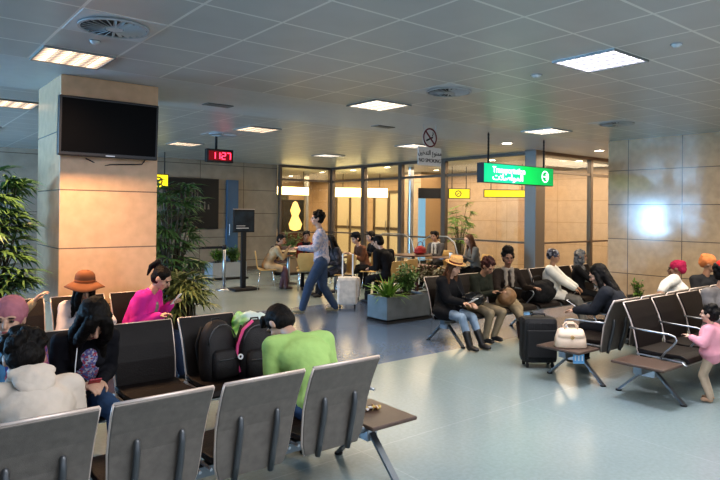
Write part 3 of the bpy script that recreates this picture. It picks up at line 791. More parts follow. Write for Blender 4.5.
        if st in ('curly', 'afro'):
            rr = random.Random(3)
            for k in range(46):
                a, b_ = rr.uniform(0, 2 * PI), rr.uniform(-.35, 1)
                v = Vector((math.cos(a) * math.sqrt(1 - b_ * b_) * .082, math.sin(a) * math.sqrt(1 - b_ * b_) * .092 - .025, b_ * .088 + .035))
                if v.y > .035 and v.z < .07: continue
                P.ball(H(*v), .024 * hs)
            if st == 'afro': P.ell(H(0, -.02, .12), (.085 * hs, .09 * hs, .07 * hs), HM)
        if st == 'short':
            for k in range(5): P.cone(H(-.05 + k * .025, .04, .10), H(-.055 + k * .026, .082, .072), .022 * hs, .012 * hs)
            for s in (1, -1): P.cone(H(s * .074, .015, .03), H(s * .075, .02, -.005), .014 * hs, .008 * hs)
        P.fuse('hair', hm, root, .0075, wrinkle=.005, wscale=30, smooth=1)
    if hats:
        kind, hm = hats[0], hats[1]
        if kind == 'hijab':
            P = Prims(); P.ell(H(0, -.028, .024), (.092 * hs, .105 * hs, .103 * hs), HM).cone(H(0, -.04, -.04), neck, .085 * hs, .085 * hs).ell(H(0, .0, -.105), (.08 * hs, .075 * hs, .05 * hs), HM)
            for s in (1, -1): P.cone(H(s * .062, .03, .05), H(s * .060, .045, -.09), .026 * hs, .03 * hs)
            P.cone(H(.06, .03, .075), H(-.06, .03, .075), .03 * hs, .03 * hs)
            P.ell(chest + Ru @ Vector((0, .03, .12)) * S, (.13 * S, .10 * S, .07 * S), Ru)
            P.fuse('headscarf', hm, root, .008, wrinkle=.006, wscale=20)
        if kind == 'turban':
            P = Prims(); P.ell(H(0, -.026, .040), (.094 * hs, .106 * hs, .092 * hs), HM).ell(H(0, -.07, .01), (.075 * hs, .06 * hs, .07 * hs), HM).ell(H(0, -.06, .09), (.07 * hs, .06 * hs, .04 * hs), HM)
            P.fuse('headscarf', hm, root, .008, wrinkle=.007, wscale=22)
        if kind in ('floppy', 'straw', 'cap'):
            mb = MB()
            c = H(0, -.012, .062); T = HM @ Matrix.Rotation(R(hats[2] if len(hats) > 2 else 6), 3, 'X')
            if kind == 'floppy': pr = [(.088, .0), (.12, -.006), (.155, -.022), (.188, -.045), (.190, -.040), (.155, -.015), (.12, .004), (.098, .014), (.096, .05), (.09, .085), (.07, .11), (.04, .124), (.001, .127)]
            elif kind == 'straw': pr = [(.088, 0), (.12, .0), (.150, .006), (.152, .011), (.12, .008), (.096, .012), (.094, .06), (.088, .092), (.07, .105), (.04, .098), (.001, .095)]
            else: pr = [(.090, -.005), (.094, .0), (.093, .03), (.083, .062), (.05, .082), (.001, .088)]
            mb.lathe([(r * hs, z * hs) for r, z in pr], c=c, n=36, rot=T)
            if kind == 'floppy':
                for v in mb.b.verts:
                    q = v.co - c; rad = math.hypot(q.x, q.y)
                    if rad > .12 * hs: v.co.z += .014 * math.sin(math.atan2(q.y, q.x) * 3 + 1) * (rad / .2)
            if kind == 'cap':
                mb.ell(H(0, .085, .062), (.06 * hs, .05 * hs, .006 * hs), HM)
            ho = mb.build('hat', hm, root, smooth=True)
            if kind != 'cap':
                MB().lathe([(r * hs, z * hs) for r, z in [(.0985, .012), (.0995, .014), (.098, .036), (.0965, .036)]], c=c, n=36, rot=T).build('hat_band', hats[3] if len(hats) > 3 else m_matte, ho, smooth=True)
    root['_h'] = 0; del root['_h']
    0 and print('HEAD', label[:40], tuple(round(c, 2) for c in (Matrix.Rotation(R(face), 4, 'Z') @ hc + Vector(loc))))
    inf = dict(root=root, arms=arms, neck=neck, chest=chest, hc=hc, legs=legs, HM=HM, Ru=Ru, H=H, waist=waist, pel=pel)
    if extras: extras(inf)
    return inf

def W(inf, v):
    r = inf['root']; return Matrix.Rotation(r.rotation_euler.z, 4, 'Z') @ Vector(v) + r.location

m_phone = mat('phone_black', (.01, .01, .012), .2)
def phone(inf, at, rot=(60, 0, 0), m=None, label='dark phone held in the hands', glow=False, name='mobile_phone'):
    r = inf['root']; p = W(inf, at)
    t = thing(name, label, 'phone', p); t.rotation_euler = (R(rot[0]), R(rot[1]), r.rotation_euler.z + R(rot[2]))
    MB().b2((-.036, -.068, -.004), (.036, .068, .004), bevel=.003).build('case', m or m_phone, t)
    MB().b2((-.032, -.060, .004), (.032, .060, .0048)).build('screen', emit('phone_glow', (.5, .6, .8), .5) if glow else m_screen, t)

jeans = cloth('blue_denim', (.055, .10, .19), bscale=60, bump=.3)
jeans_l = cloth('faded_denim', (.20, .27, .36), var=.3, bscale=60, bump=.3)
jeans_d = cloth('dark_denim', (.022, .035, .07), bscale=60, bump=.3)
blackc = cloth('black_cloth', (.012, .012, .014)); darkc = cloth('charcoal_cloth', (.035, .035, .038)); shoeb = mat('black_shoe', (.012, .011, .011), .45); shoebr = mat('brown_shoe', (.07, .035, .022), .45)
white_w = cloth('white_wool', (.62, .60, .56)); beige = cloth('beige_cloth', (.42, .31, .20)); tan_t = cloth('khaki_cloth', (.27, .22, .15))

# --- foreground, row one (backs to the camera)
person('man in lime green long-sleeved shirt bent forward on the nearest seat row', (2.22, 3.14, 0), -7, 'light', fem=False, lean=32, curl=22, side=0, head=(58, 20, 0), S=1.12, hsz=.96,
       hands=[(.14, .50, .52), (-.10, .50, .52)], top=cloth('lime_cotton', (.33, .52, .13), var=.06, wrinkle=0) if False else cloth('lime_cotton', (.34, .50, .17), var=.06), trousers=jeans, shoes=shoeb, hair=('short', m_hair), bulk=1.06, vox=.0065)
person('person in cream hooded sweatshirt slumped forward, nearest the left edge', (.64, 3.10, 0), 0, 'light', fem=False, lean=36, curl=20, side=0, head=(46, 0, 0), S=1.06, hsz=1.12,
       hands=[(.12, .50, .48), (-.12, .50, .48)], top=cloth('cream_fleece', (.60, .52, .44), var=.06), trousers=jeans_d, shoes=shoeb, hair=('curly', m_hair), bulk=1.12, hood=True, vox=.007)
# --- row two
person('woman with black hair over her face and open black jacket, holding a red phone', (1.08, 4.24, 0), 180, 'light', lean=7, curl=16, head=(50, 0, 0), hsz=1.14, hands=[(.05, .25, .60), (-.06, .24, .60)],
       hand_n=[(0.3, .3, 1), (-.3, .3, 1)], hcurl=45, top=cloth('black_jacket', (.012, .012, .016)), trousers=jeans, shoes=shoeb, hair=('curtain', m_hair), vox=.0065, collar=None,
       extras=lambda i: (phone(i, (0, .285, .60), (40, 0, 0), mat('red_case', (.45, .04, .07), .4), 'red phone in the hands of the black-haired woman'),
                         MB().ell(i['chest'] + i['Ru'] @ Vector((0, .085, -.04)), (.075, .040, .15), i['Ru']).build('print_shirt', patches('printed_tee', [(.35, .05, .09), (.10, .12, .32), (.45, .45, .5), (.12, .1, .25), (.3, .3, .4)], 85), i['root'], smooth=True),
                         MB().tube([i['H'](.07, .0, -.02), i['chest'] + i['Ru'] @ Vector((.09, .15, .02)), i['pel'] + Vector((.09, .2, .12)), (.02, .27, .60)], .0035, 6).build('earphone_cord', m_white, i['root'], smooth=True)))
person('woman in pink headscarf with blue neck scarf at the left edge', (.66, 4.18, 0), 172, 'light', hip=.42, hsz=1.08, lean=4, curl=10, head=(4, -14, 0), hands=[(.14, .30, .55), (-.14, .3, .55)],
       top=patches('purple_print', [(.30, .10, .20), (.08, .10, .35), (.5, .18, .22), (.12, .06, .12)], 20), trousers=jeans_d, shoes=shoeb, hats=('turban', cloth('rose_scarf', (.42, .17, .20))), collar=cloth('blue_scarf', (.10, .26, .46)), vox=.0065, S=.97)
# --- row three
person('woman hidden beneath a wide brown floppy hat in pale cardigan', (1.50, 6.02, 0), 180, 'light', S=.92, hip=.43, lean=6, curl=16, head=(28, 0, 0), hands=[(.02, .20, .72), (-.05, .24, .74)], hand_n=[(0, .3, 1), (0, .3, 1)],
       poles=[(1, -.1, -.4), (-1, -.1, -.4)], top=cloth('pale_cardigan', (.62, .52, .50), var=.06), trousers=blackc, shoes=shoeb, hair=('curtain', m_hair), hats=('floppy', cloth('brown_felt', (.20, .08, .038), var=.08, bump=.2), 22, mat('felt_band', (.22, .06, .015), .9)), vox=.007,
       extras=lambda i: phone(i, (-.02, .26, .78), (50, 0, 10), None, 'dark phone held by the woman in the floppy hat'))
person('woman in bright pink jacket with ponytail looking at a phone', (2.02, 6.05, 0), 226, 'light', lean=12, curl=16, head=(32, 0, 0), hands=[(.10, .30, .66), (-.10, .33, .74)], hcurl=50,
       top=cloth('hot_pink_fleece', (.66, .04, .34), var=.08), trousers=jeans_d, shoes=shoeb, hair=('pony', m_hair), vox=.0065, bulk=1.22,
       extras=lambda i: (phone(i, (-.07, .40, .80), (50, 0, 0), m_white, 'white phone in the hand of the pink jacket woman'),
                         MB().ell(i['chest'] + i['Ru'] @ Vector((0, .092, -.02)), (.055, .055, .13), i['Ru']).build('grey_shirt', cloth('grey_tee', (.22, .20, .19)), i['root'], smooth=True)))
person('person in beige sweater stretching an arm over the seat at the far left', (.66, 6.12, 0), 180, 'light', lean=0, curl=6, head=(8, 20, 0), hands=[(.10, .3, .55), (-.46, .16, .86)],
       poles=[(.7, -.6, -.5), (-.5, .3, -.6)], top=cloth('beige_sweater', (.50, .36, .22)), trousers=jeans_d, shoes=shoeb, hair=('short', m_hair), fem=False, vox=.008)

t = thing('folded_scarf', 'bright green and yellow cloth lying in the lap of the pink jacket woman', 'cloth', (2.12, 5.80, .55), R(30))
P = Prims(); P.ell((0, 0, .02), (.13, .08, .045)).ell((.06, .05, .06), (.07, .05, .04)); P.fuse('cloth_folds', patches('green_yellow_print', [(.30, .55, .06), (.75, .50, .04), (.12, .25, .05), (.55, .6, .2)], 22), t, .008, wrinkle=.02, wscale=14)
# --- walking man
person('man in pale patterned shirt and jeans walking left across the hall', (5.85, 8.30, 0), 58, 'light', fem=False, seated=False, hip=.86, lean=3, curl=3, head=(4, 0, 0), S=1.02,
       feet=[(.08, -.24, .085), (-.08, .32, .075)], kneepole=[(0, 1, 0), (0, 1, 0)], hands=[(.19, .34, 1.06), (-.18, .38, 1.08)], poles=[(.2, -1, -.2), (-.2, -1, -.2)],
       top=patches('checked_shirt', [(.40, .36, .40), (.30, .34, .45), (.50, .44, .46), (.24, .26, .36)], 34), trousers=cloth('mid_denim', (.045, .07, .12), bscale=60, bump=.3), shoes=mat('khaki_trainers', (.24, .22, .15), .7), hair=('curly', m_hair), bulk=1.08, tb=1.17, vox=.0075)

# --- middle row facing the aisle
person('woman in straw fedora and black coat with faded jeans and black boots', (5.76, 5.42, 0), 184, 'light', S=.93, hip=.43, lean=0, curl=14, head=(26, 0, 0), hands=[(.06, .33, .57), (-.06, .36, .56)],
       feet=[(.10, .47, .075), (-.10, .50, .075)], top=blackc, trousers=jeans_l, shoes=shoeb, boots=True, hair=('long', m_hair_br), hats=('straw', mat('straw_weave', (.62, .36, .14), .7, var=.2, vscale=60, bump=.5, bscale=120), 10, mat('straw_band', (.12, .03, .02), .8)), coat=.35, bulk=1.32, vox=.0075, eyes=False,
       extras=lambda i: phone(i, (0, .44, .60), (30, 0, 0), m_white, 'pale phone in the lap of the straw hat woman'))
person('person with short reddish curls and dark jacket looking down at a phone', (6.30, 5.38, 0), 180, 'olive', feet=[(.10, .26, .075), (-.10, .24, .075)], S=.94, lean=4, curl=16, head=(36, 0, 0), hands=[(.05, .32, .66), (-.07, .34, .66)], top=cloth('dark_green_jacket', (.025, .028, .02)), trousers=tan_t, shoes=shoeb, hair=('curly', m_hair_red), vox=.0075, bulk=1.05,
       extras=lambda i: phone(i, (0, .44, .70), (40, 0, 0), None, 'black phone held by the person with reddish curls'))
person('woman with high dark bun and grey scarf sitting with crossed legs', (6.98, 5.40, 0), 150, 'brown', lean=-2, curl=8, head=(6, -8, 0), S=.97, hands=[(.16, .32, .60), (-.30, .24, .66)], feet=[(-.02, .66, .20), (.0, .50, .075)], kneepole=[(-.2, .5, 1), (0, .5, 1)],
       top=cloth('dark_brown_jacket', (.03, .022, .018)), trousers=tan_t, shoes=shoebr, boots=True, hair=('afro', m_hair), collar=cloth('grey_knit_scarf', (.24, .21, .18)), vox=.0075)
person('woman in thick white jacket with dark patterned headscarf seated on middle row', (8.14, 5.42, 0), 206, 'olive', lean=-8, curl=8, head=(6, -4, 0), S=.93, hands=[(.10, .36, .54), (-.10, .38, .54)],
       top=white_w, trousers=cloth('grey_trouser', (.16, .15, .14)), shoes=shoeb, hats=('turban', patches('navy_print', [(.012, .012, .02), (.05, .05, .08), (.02, .02, .03), (.25, .25, .28)], 26)), coat=.35, bulk=1.38, vox=.0085)
person('woman in grey headscarf and black coat beside the white jacket woman', (8.86, 5.42, 0), 206, 'olive', lean=-6, curl=8, head=(6, 0, 0), S=.90, hands=[(.10, .36, .54), (-.10, .38, .54)],
       top=blackc, trousers=blackc, shoes=shoeb, hats=('hijab', patches('grey_print', [(.06, .065, .07), (.12, .12, .13), (.04, .04, .05), (.2, .19, .18)], 24)), bulk=1.1, vox=.0085)
# --- right benches
person('woman with long dark hair in charcoal top leaning over her hands', (6.42, 3.42, 0), 16, 'light', S=.96, hsz=1.1, lean=8, curl=18, head=(26, 0, 0), hands=[(.05, .44, .60), (-.10, .46, .60)], feet=[(.10, .40, .075), (-.10, .42, .075)],
       top=cloth('charcoal_sweater', (.028, .03, .036)), trousers=blackc, shoes=shoeb, hair=('long', m_hair), bulk=1.36, vox=.007,
       extras=lambda i: phone(i, (-.01, .52, .66), (30, 0, 0), m_white, 'white phone held by the long-haired woman'))
person('person in white top and magenta head wrap leaning over the bench backs', (7.72, 3.42, 0), 0, 'brown', lean=4, curl=8, side=31, head=(8, 20, 0), S=.98, hands=[(.3, .25, .62), (-.42, .0, .76)], poles=[(.7, -.6, -.5), (-.5, .3, .2)],
       top=white_w, trousers=jeans_d, shoes=shoeb, hats=('turban', cloth('magenta_wrap', (.34, .02, .07), var=.2, vscale=40)), bulk=1.3, vox=.0085)
person('person in orange headscarf near the right edge behind the benches', (8.46, 3.42, 0), 150, 'tan', lean=4, curl=8, head=(8, 50, 0), top=darkc, trousers=blackc, shoes=shoeb, hats=('turban', cloth('orange_scarf', (.62, .22, .08))), vox=.009, S=.98)
person('person in grey padded jacket and red cap at the right edge', (6.98, 2.68, 0), 160, 'tan', lean=0, curl=10, head=(10, 30, 0), hands=[(.1, .3, .6), (-.1, .3, .6)], top=cloth('grey_puffer', (.20, .18, .17), var=.2), trousers=blackc, shoes=shoeb, hair=('curly', m_hair), hats=('cap', cloth('red_cap_cloth', (.55, .04, .03))), bulk=1.1, vox=.0085)
person('toddler in pale pink jacket and beige trousers standing by the bench', (5.93, 2.30, 0), 5, 'light', seated=False, S=.49, hsz=1.5, hip=.43, lean=2, curl=2, head=(0, 0, 0), child=True, feet=[(.05, .02, .045), (-.05, .0, .045)], kneepole=[(0, 1, 0), (0, 1, 0)], bulk=1.7,
       hands=[(.17, .10, .42), (-.12, .14, .58)], poles=[(.3, -1, -.5), (-.6, -.4, -1)], top=cloth('pale_pink_jacket', (.72, .33, .38), var=.06), trousers=cloth('cream_trousers', (.42, .33, .24)), shoes=mat('tan_boots', (.38, .24, .15), .7), hair=('curly', m_hair), vox=.0065)

# --- cafe people
m_dcoat = cloth('dark_red_top', (.16, .02, .02))
person('woman in beige coat leaning on her hand on a cafe chair', (6.62, 11.40, 0), -120, 'tan', lean=18, curl=18, head=(10, -30, 0), S=.99, hip=.52, hands=[(.06, .42, .86), (-.12, .42, .70)], feet=[(.05, .40, .075), (-.06, .30, .075)], top=cloth('camel_coat', (.44, .33, .20), var=.25), collar=cloth('brown_scarf', (.12, .07, .045)), skirt=None, trousers=cloth('mauve_leggings', (.13, .07, .075)), shoes=shoebr, hair=('short', m_hair), vox=.009, coat=.75)
person('woman in dark jacket and red top facing the camera in the cafe', (7.50, 11.25, 0), 150, 'tan', lean=4, curl=8, head=(8, 0, 0), hip=.52, hands=[(.12, .3, .75), (-.12, .3, .75)], top=m_dcoat, collar=blackc, trousers=blackc, shoes=shoeb, hair=('short', m_hair), vox=.010)
person('person in dark patterned coat sitting behind the white suitcase', (7.32, 9.75, 0), 75, 'tan', lean=10, curl=14, head=(15, 0, 0), hip=.52, S=1.0, top=patches('navy_coat', [(.015, .015, .02), (.03, .03, .045), (.01, .01, .012), (.08, .07, .08)], 16), trousers=blackc, shoes=shoeb, hair=('long', m_hair), coat=.6, bulk=1.1, vox=.010)
person('person in dark cap and brown top, left one of the pair at table', (8.20, 10.02, 0), 75, 'light', lean=12, curl=12, head=(15, 0, 0), hip=.52, fem=False, hands=[(.12, .35, .78), (-.12, .35, .78)], top=cloth('brown_top', (.13, .06, .035)), trousers=blackc, shoes=shoeb, hair=('short', m_hair), hats=('cap', blackc), vox=.010)
person('man in black jacket, right one of the pair at table', (8.82, 10.30, 0), 80, 'light', lean=12, curl=12, head=(12, 0, 0), hip=.52, fem=False, S=1.03, hands=[(.12, .38, .8), (-.12, .38, .8)], top=blackc, trousers=blackc, shoes=shoeb, hair=('short', m_hair), vox=.010)
person('man in black jacket seen from behind on the chair behind the planter', (7.30, 8.25, 0), 5, 'light', lean=10, curl=16, head=(26, 15, 0), hip=.52, fem=False, S=1.06, top=blackc, trousers=blackc, shoes=shoeb, hair=('short', m_hair), bulk=1.15, vox=.009)
person('man in grey jacket holding a red bag at the far table', (10.1, 9.75, 0), 95, 'tan', lean=4, curl=6, head=(8, 0, 0), hip=.52, fem=False, hands=[(.12, .36, .74), (-.12, .36, .74)], top=cloth('grey_jacket', (.09, .085, .085)), trousers=blackc, shoes=shoeb, hair=('short', m_hair), collar=cloth('white_collar', (.5, .48, .45)), vox=.010)
person('woman with long light brown hair in grey cardigan by the glass', (9.85, 8.40, 0), 70, 'light', lean=8, curl=10, head=(14, 0, 0), hip=.52, hands=[(.1, .36, .78), (-.1, .36, .78)], top=cloth('grey_cardigan', (.13, .125, .115)), trousers=blackc, shoes=shoeb, hair=('long', m_hair_br), vox=.009)

# ================================================================== CAFE FURNITURE
m_yshell = mat('honey_plastic', (.52, .33, .12), .35, var=.08)
def cafe_chair(x, y, rz, label, m=None):
    t = thing('cafe_chair', label, 'chair', (x, y, 0), R(rz), 'honey-coloured cafe chairs')
    prof = [(.21, .435), (.18, .45), (.05, .44), (-.12, .435), (-.18, .46), (-.20, .56), (-.215, .68), (-.235, .80), (-.24, .82)]
    nar = [.04, .015, 0, .01, .05, .03, .0, .012, .05]
    o = MB().strip(prof, -.23, .23, .016, nar).build('seat_shell', m or m_yshell, t, smooth=True, bevel=.005)
    for sx in (1, -1):
        for sy in (1, -1):
            MB().tube([(sx * .15, sy * .13, .43), (sx * .19, sy * .19, 0)], .010, 8).build('leg', m_chrome, t, smooth=True)
    MB().tube([(-.16, .13, .42), (.16, .13, .42)], .008, 6).tube([(-.16, -.13, .42), (.16, -.13, .42)], .008, 6).build('seat_frame', m_chrome, t)
    return t
cafe_chair(6.60, 11.40, -120, 'honey cafe chair under the woman in the beige coat')
cafe_chair(7.15, 10.65, -30, 'empty honey cafe chair seen from behind left of the walking man')
cafe_chair(7.50, 11.22, 150, 'honey cafe chair under the woman in the red top')
cafe_chair(7.30, 8.21, 5, 'honey cafe chair under the black jacketed man behind the planter')
cafe_chair(7.72, 8.40, 15, 'honey cafe chair standing just right of the black jacketed man')
cafe_chair(7.32, 9.72, 75, 'honey cafe chair under the person behind the white suitcase')
cafe_chair(8.20, 10.0, 75, 'honey cafe chair under the capped person at table')
cafe_chair(8.82, 10.27, 80, 'honey cafe chair under the man right in the pair')
cafe_chair(10.1, 9.72, 95, 'honey cafe chair under the man with the red bag')
cafe_chair(9.85, 8.37, 70, 'honey cafe chair under the long-haired woman by the glass')
cafe_chair(7.75, 12.75, 150, 'dark padded cafe chair behind the beige coated woman', mat('dark_padding', (.03, .012, .012), .6))
def cafe_table(x, y, label, r=.36, m=None, h=.73):
    t = thing('cafe_table', label, 'table', (x, y, 0), 0, 'cafe tables')
    MB().lathe([(r, h), (r, h + .025), (.001, h + .026)], n=32).build('table_top', m or mat('dark_wood_top', (.07, .03, .02), .3), t)
    MB().cyl((0, 0, .03), (0, 0, h), .035, n=14).build('pedestal', m_steel, t, smooth=True)
    MB().lathe([(.22, 0), (.22, .015), (.05, .035)], n=24).build('base', m_matte, t, smooth=True)
cafe_table(7.55, 12.05, 'cafe table between the beige coat and red top women')
cafe_table(7.62, 10.30, 'small round cafe table in front of the seated pair')
cafe_table(9.30, 9.72, 'round dark table in front of the man with the red bag', .42)
cafe_table(9.40, 8.72, 'round table in front of the long-haired woman', .38)
# low dark counter near the planter
t = thing('low_table', 'low dark red wood table behind the bushy planter', 'table', (8.38, 8.78, 0))
m_dw = mat('dark_red_wood', (.07, .018, .012), .35)
MB().b2((-.40, -.28, .58), (.40, .28, .63), bevel=.008).build('table_top', m_dw, t)
MB().b2((-.36, -.24, .44), (.36, .24, .58)).build('apron', m_dw, t)
for sx in (1, -1):
    for sy in (1, -1): MB().b2((sx * .34 - .025, sy * .22 - .025, 0), (sx * .34 + .025, sy * .22 + .025, .44)).build('leg', m_dw, t)
t = thing('red_handbag', 'dark red handbag on the table before the man in grey', 'bag', (9.50, 9.70, .757))
P = Prims(); P.ell((0, 0, .09), (.17, .08, .10)).ell((0, 0, .04), (.18, .09, .045)); P.fuse('bag_body', mat('red_leather', (.22, .015, .02), .4), t, .012, wrinkle=.006)
MB().tube([(-.09, 0, .17), (-.07, 0, .25), (0, 0, .28), (.07, 0, .25), (.09, 0, .17)], .008).build('handle', mat('red_leather_dark', (.12, .01, .01), .4), t, smooth=True)
def cup(x, y, z, label):
    t = thing('paper_cup', label, 'cup', (x, y, z), 0)
    MB().lathe([(.027, 0), (.038, .10), (.036, .10), (.025, .004), (.001, .004)], n=16).build('cup_body', m_white, t, smooth=True)
    MB().lathe([(.040, .1), (.040, .108), (.03, .113), (.001, .113)], n=16).build('lid', m_black, t, smooth=True)
cup(7.60, 10.24, .757, 'paper cup on the small table before the seated pair')
cup(9.36, 8.66, .757, 'paper cup on the table of the long-haired woman')
# curved steel rails in front of the glass
def rail(label, y0, y1, h, x=10.95):
    t = thing('handrail', label, 'handrail', (x, (y0 + y1) / 2, 0))
    L = (y1 - y0) / 2; pts = [(0, -L, 0), (0, -L, h * .6), (0, -L + .12, h * .88), (0, -L + .35, h), (0, L - .35, h), (0, L - .12, h * .88), (0, L, h * .6), (0, L, 0)]
    MB().tube(pts, .015, 10).build('top_rail', m_steel, t, smooth=True)
    MB().tube([(0, -L + .02, h * .45), (0, L - .02, h * .45)], .014, 8).build('mid_rail', m_steel, t)
rail('arched steel handrail before the glass, right one', 9.9, 11.2, 1.1)
rail('arched steel handrail before the glass, left one', 11.4, 13.0, 1.1)

# ================================================================== LUGGAGE AND BAGS
def suitcase(label, x, y, rz, w, d, h, m, handle_h, cat='suitcase'):
    t = thing('suitcase', label, cat, (x, y, 0), R(rz))
    MB().b2((-w / 2, -d / 2, .05), (w / 2, d / 2, h), bevel=min(w, d) * .26).build('shell', m, t, smooth=False)
    rib = MB()
    for i in range(5): xx = -w * .36 + i * w * .18; rib.b2((xx - .008, -d / 2 - .004, .1), (xx + .008, -d / 2 + .003, h - .06))
    rib.build('rib_pattern', m, t)
    MB().box((0, 0, (h + .05) / 2), (w + .002, .012, h - .09)).build('zip_seam', m_rib, t)
    MB().tube([(-w * .2, -.0, h - .005), (-w * .17, 0, h + .025), (w * .17, 0, h + .025), (w * .2, 0, h - .005)], .010).build('carry_handle', m_matte, t, smooth=True)
    if handle_h > h + .05:
        MB().tube([(-.09, d * .3, h - .02), (-.09, d * .3, handle_h), (.09, d * .3, handle_h), (.09, d * .3, h - .02)], .014).build('telescopic_handle', m_white if handle_h > .8 else m_matte, t)
    for sx in (1, -1):
        for sy in (1, -1):
            MB().cyl((sx * w * .36 - .012, sy * d * .3, .025), (sx * w * .36 + .012, sy * d * .3, .025), .025, n=14).cyl((sx * w * .36, sy * d * .3, .03), (sx * w * .36, sy * d * .3, .07), .014).build('wheel', m_matte, t)
    return t
m_wcase = mat('white_printed_shell', (.66, .60, .54), .35, var=.16, vscale=10)
suitcase('white hard-shell suitcase with raised handle behind the walking man', 6.55, 8.50, -38, .36, .22, .54, m_wcase, .93)
suitcase('second smaller white suitcase under the cafe table left of planter', 7.15, 9.15, -30, .32, .22, .44, m_wcase, .4)
m_bfab = mat('black_ballistic', (.008, .008, .009), .6, var=.2, bump=.4, bscale=120)
t = suitcase('black soft suitcase standing beside the long-haired woman', 5.76, 4.02, -38, .38, .24, .55, m_bfab, .5)
MB().b2((-.16, -.152, .12), (.16, -.128, .42), bevel=.01).build('front_pocket', m_bfab, t)

# cream handbag on the table of the right bench
t = thing('cream_handbag', 'cream leather handbag with brass clasp on the bench side table', 'bag', (5.47, 3.44, .351), R(-42)); t.scale = (.88, .88, .88)
m_cream = mat('cream_leather', (.72, .56, .42), .42, var=.05, bump=.2, bscale=40)
mb = MB(); 
for k, (z, wx, wy) in enumerate([(0, .165, .075), (.01, .175, .085), (.10, .168, .078), (.17, .150, .055), (.20, .135, .035), (.205, .12, .025)]):
    pass
loft(mb, [(0, .165, .075), (.012, .178, .088), (.10, .170, .080), (.17, .152, .056), (.20, .138, .036), (.207, .12, .024)]); mb.build('bag_body', m_cream, t, smooth=True)
loft(MB(), [(.115, .150, .079), (.118, .160, .086), (.16, .153, .068), (.20, .140, .045), (.212, .12, .028)]).build('flap', m_cream, t, smooth=True)
MB().lathe([(.020, -.006), (.020, .006), (.012, .006), (.012, -.006)], n=18, rot=X90, c=(0, -.09, .125)).build('clasp', mat('brass', (.7, .45, .15), .25, 1), t)
for s in (1, -1):
    MB().tube([(-.075, s * .03, .20), (-.07, s * .035, .245), (-.04, s * .04, .275), (.04, s * .04, .275), (.07, s * .035, .245), (.075, s * .03, .20)], .008, 8).build('handle', m_cream, t, smooth=True)
# blue tag on bench leg
t = thing('blue_tag', 'pale blue numbered tag hanging below the handbag table', 'tag', (5.46, 3.34, .255), R(-40))
MB().b2((-.055, -.006, -.05), (.055, .006, .045), bevel=.004).build('plate', mat('sky_blue', (.18, .45, .75), .4), t)
MB().b2((-.04, -.008, -.02), (-.028, -.006, .03)).b2((-.006, -.008, -.02), (.006, -.006, .03)).b2((.028, -.008, -.02), (.04, -.006, .03)).build('print', m_white, t)

def backpack(label, x, y, z, rz, m, w=.30, d=.18, h=.44, trim=None, tilt=0):
    t = thing('backpack', label, 'bag', (x, y, z), 0); t.rotation_euler = (R(tilt), 0, R(rz))
    loft(MB(), [(0, w * .42, d * .40), (.02, w * .48, d * .50), (h * .3, w * .50, d * .54), (h * .65, w * .47, d * .46), (h * .85, w * .38, d * .36), (h * .95, w * .26, d * .24), (h, w * .12, d * .1)], 32, 2.6).build('pack_body', m, t, smooth=True)
    loft(MB(), [(.03, w * .34, .03), (.04, w * .38, .055), (h * .3, w * .38, .06), (h * .46, w * .34, .045), (h * .52, w * .26, .02)], 28, 3).build('front_pocket', m, t, smooth=True, loc=(0, -d * .48, 0))
    MB().tube([(w * .40 * math.cos(a), -d * .36 - .02 * math.sin(a), h * .62 + h * .30 * math.sin(a)) for a in [k * PI / 10 for k in range(11)]], .005, 6).tube([(-w * .3, -d * .48 - .056, h * .36), (0, -d * .48 - .064, h * .36), (w * .3, -d * .48 - .056, h * .36)], .005, 6).build('zip', m_rib, t, smooth=True)
    MB().tube([(-.04, 0, h * .93), (-.03, 0, h * 1.03), (.03, 0, h * 1.03), (.04, 0, h * .93)], .007).build('grab_loop', m_matte, t, smooth=True)
    for s in (1, -1): MB().tube([(s * w * .25, d * .4, h * .9), (s * w * .34, d * .65, h * .6), (s * w * .35, d * .45, h * .15)], .013).build('shoulder_strap', m_matte, t, smooth=True)
    if trim:
        MB().tube([(-w * .46, -d * .2, h * .15), (-w * .54, -d * .1, h * .35), (-w * .50, -d * .15, h * .6), (-w * .36, -d * .2, h * .85), (-w * .1, -d * .2, h * .99)], .013, 8).build('pink_piping', trim, t, smooth=True)['label'] = 'bright pink curved piping'
        MB().ell((0, -d * .55, h * .13), (w * .36, d * .2, h * .09)).build('pink_base', mat('magenta_panel', (.22, .03, .10), .6), t, smooth=True)
        mb = MB(); mb.lathe([(.022, -.004), (.022, .004), (.010, .004), (.010, -.004)], n=16, rot=X90, c=(-w * .5, -d * .42, h * .42)); mb.build('round_badge', m_white, t)
    return t
m_pack = mat('black_nylon', (.016, .013, .013), .6, var=.3, bump=.4, bscale=100)
backpack('plain black backpack leaning on the second row seat, left of two', 2.10, 4.32, .375, 8, m_pack, .30, .20, .46, tilt=-8)
backpack('black backpack with pink piping on the second row seat', 2.36, 4.22, .375, -6, m_pack, .31, .20, .45, mat('hot_pink', (.75, .10, .28), .5), tilt=-6)
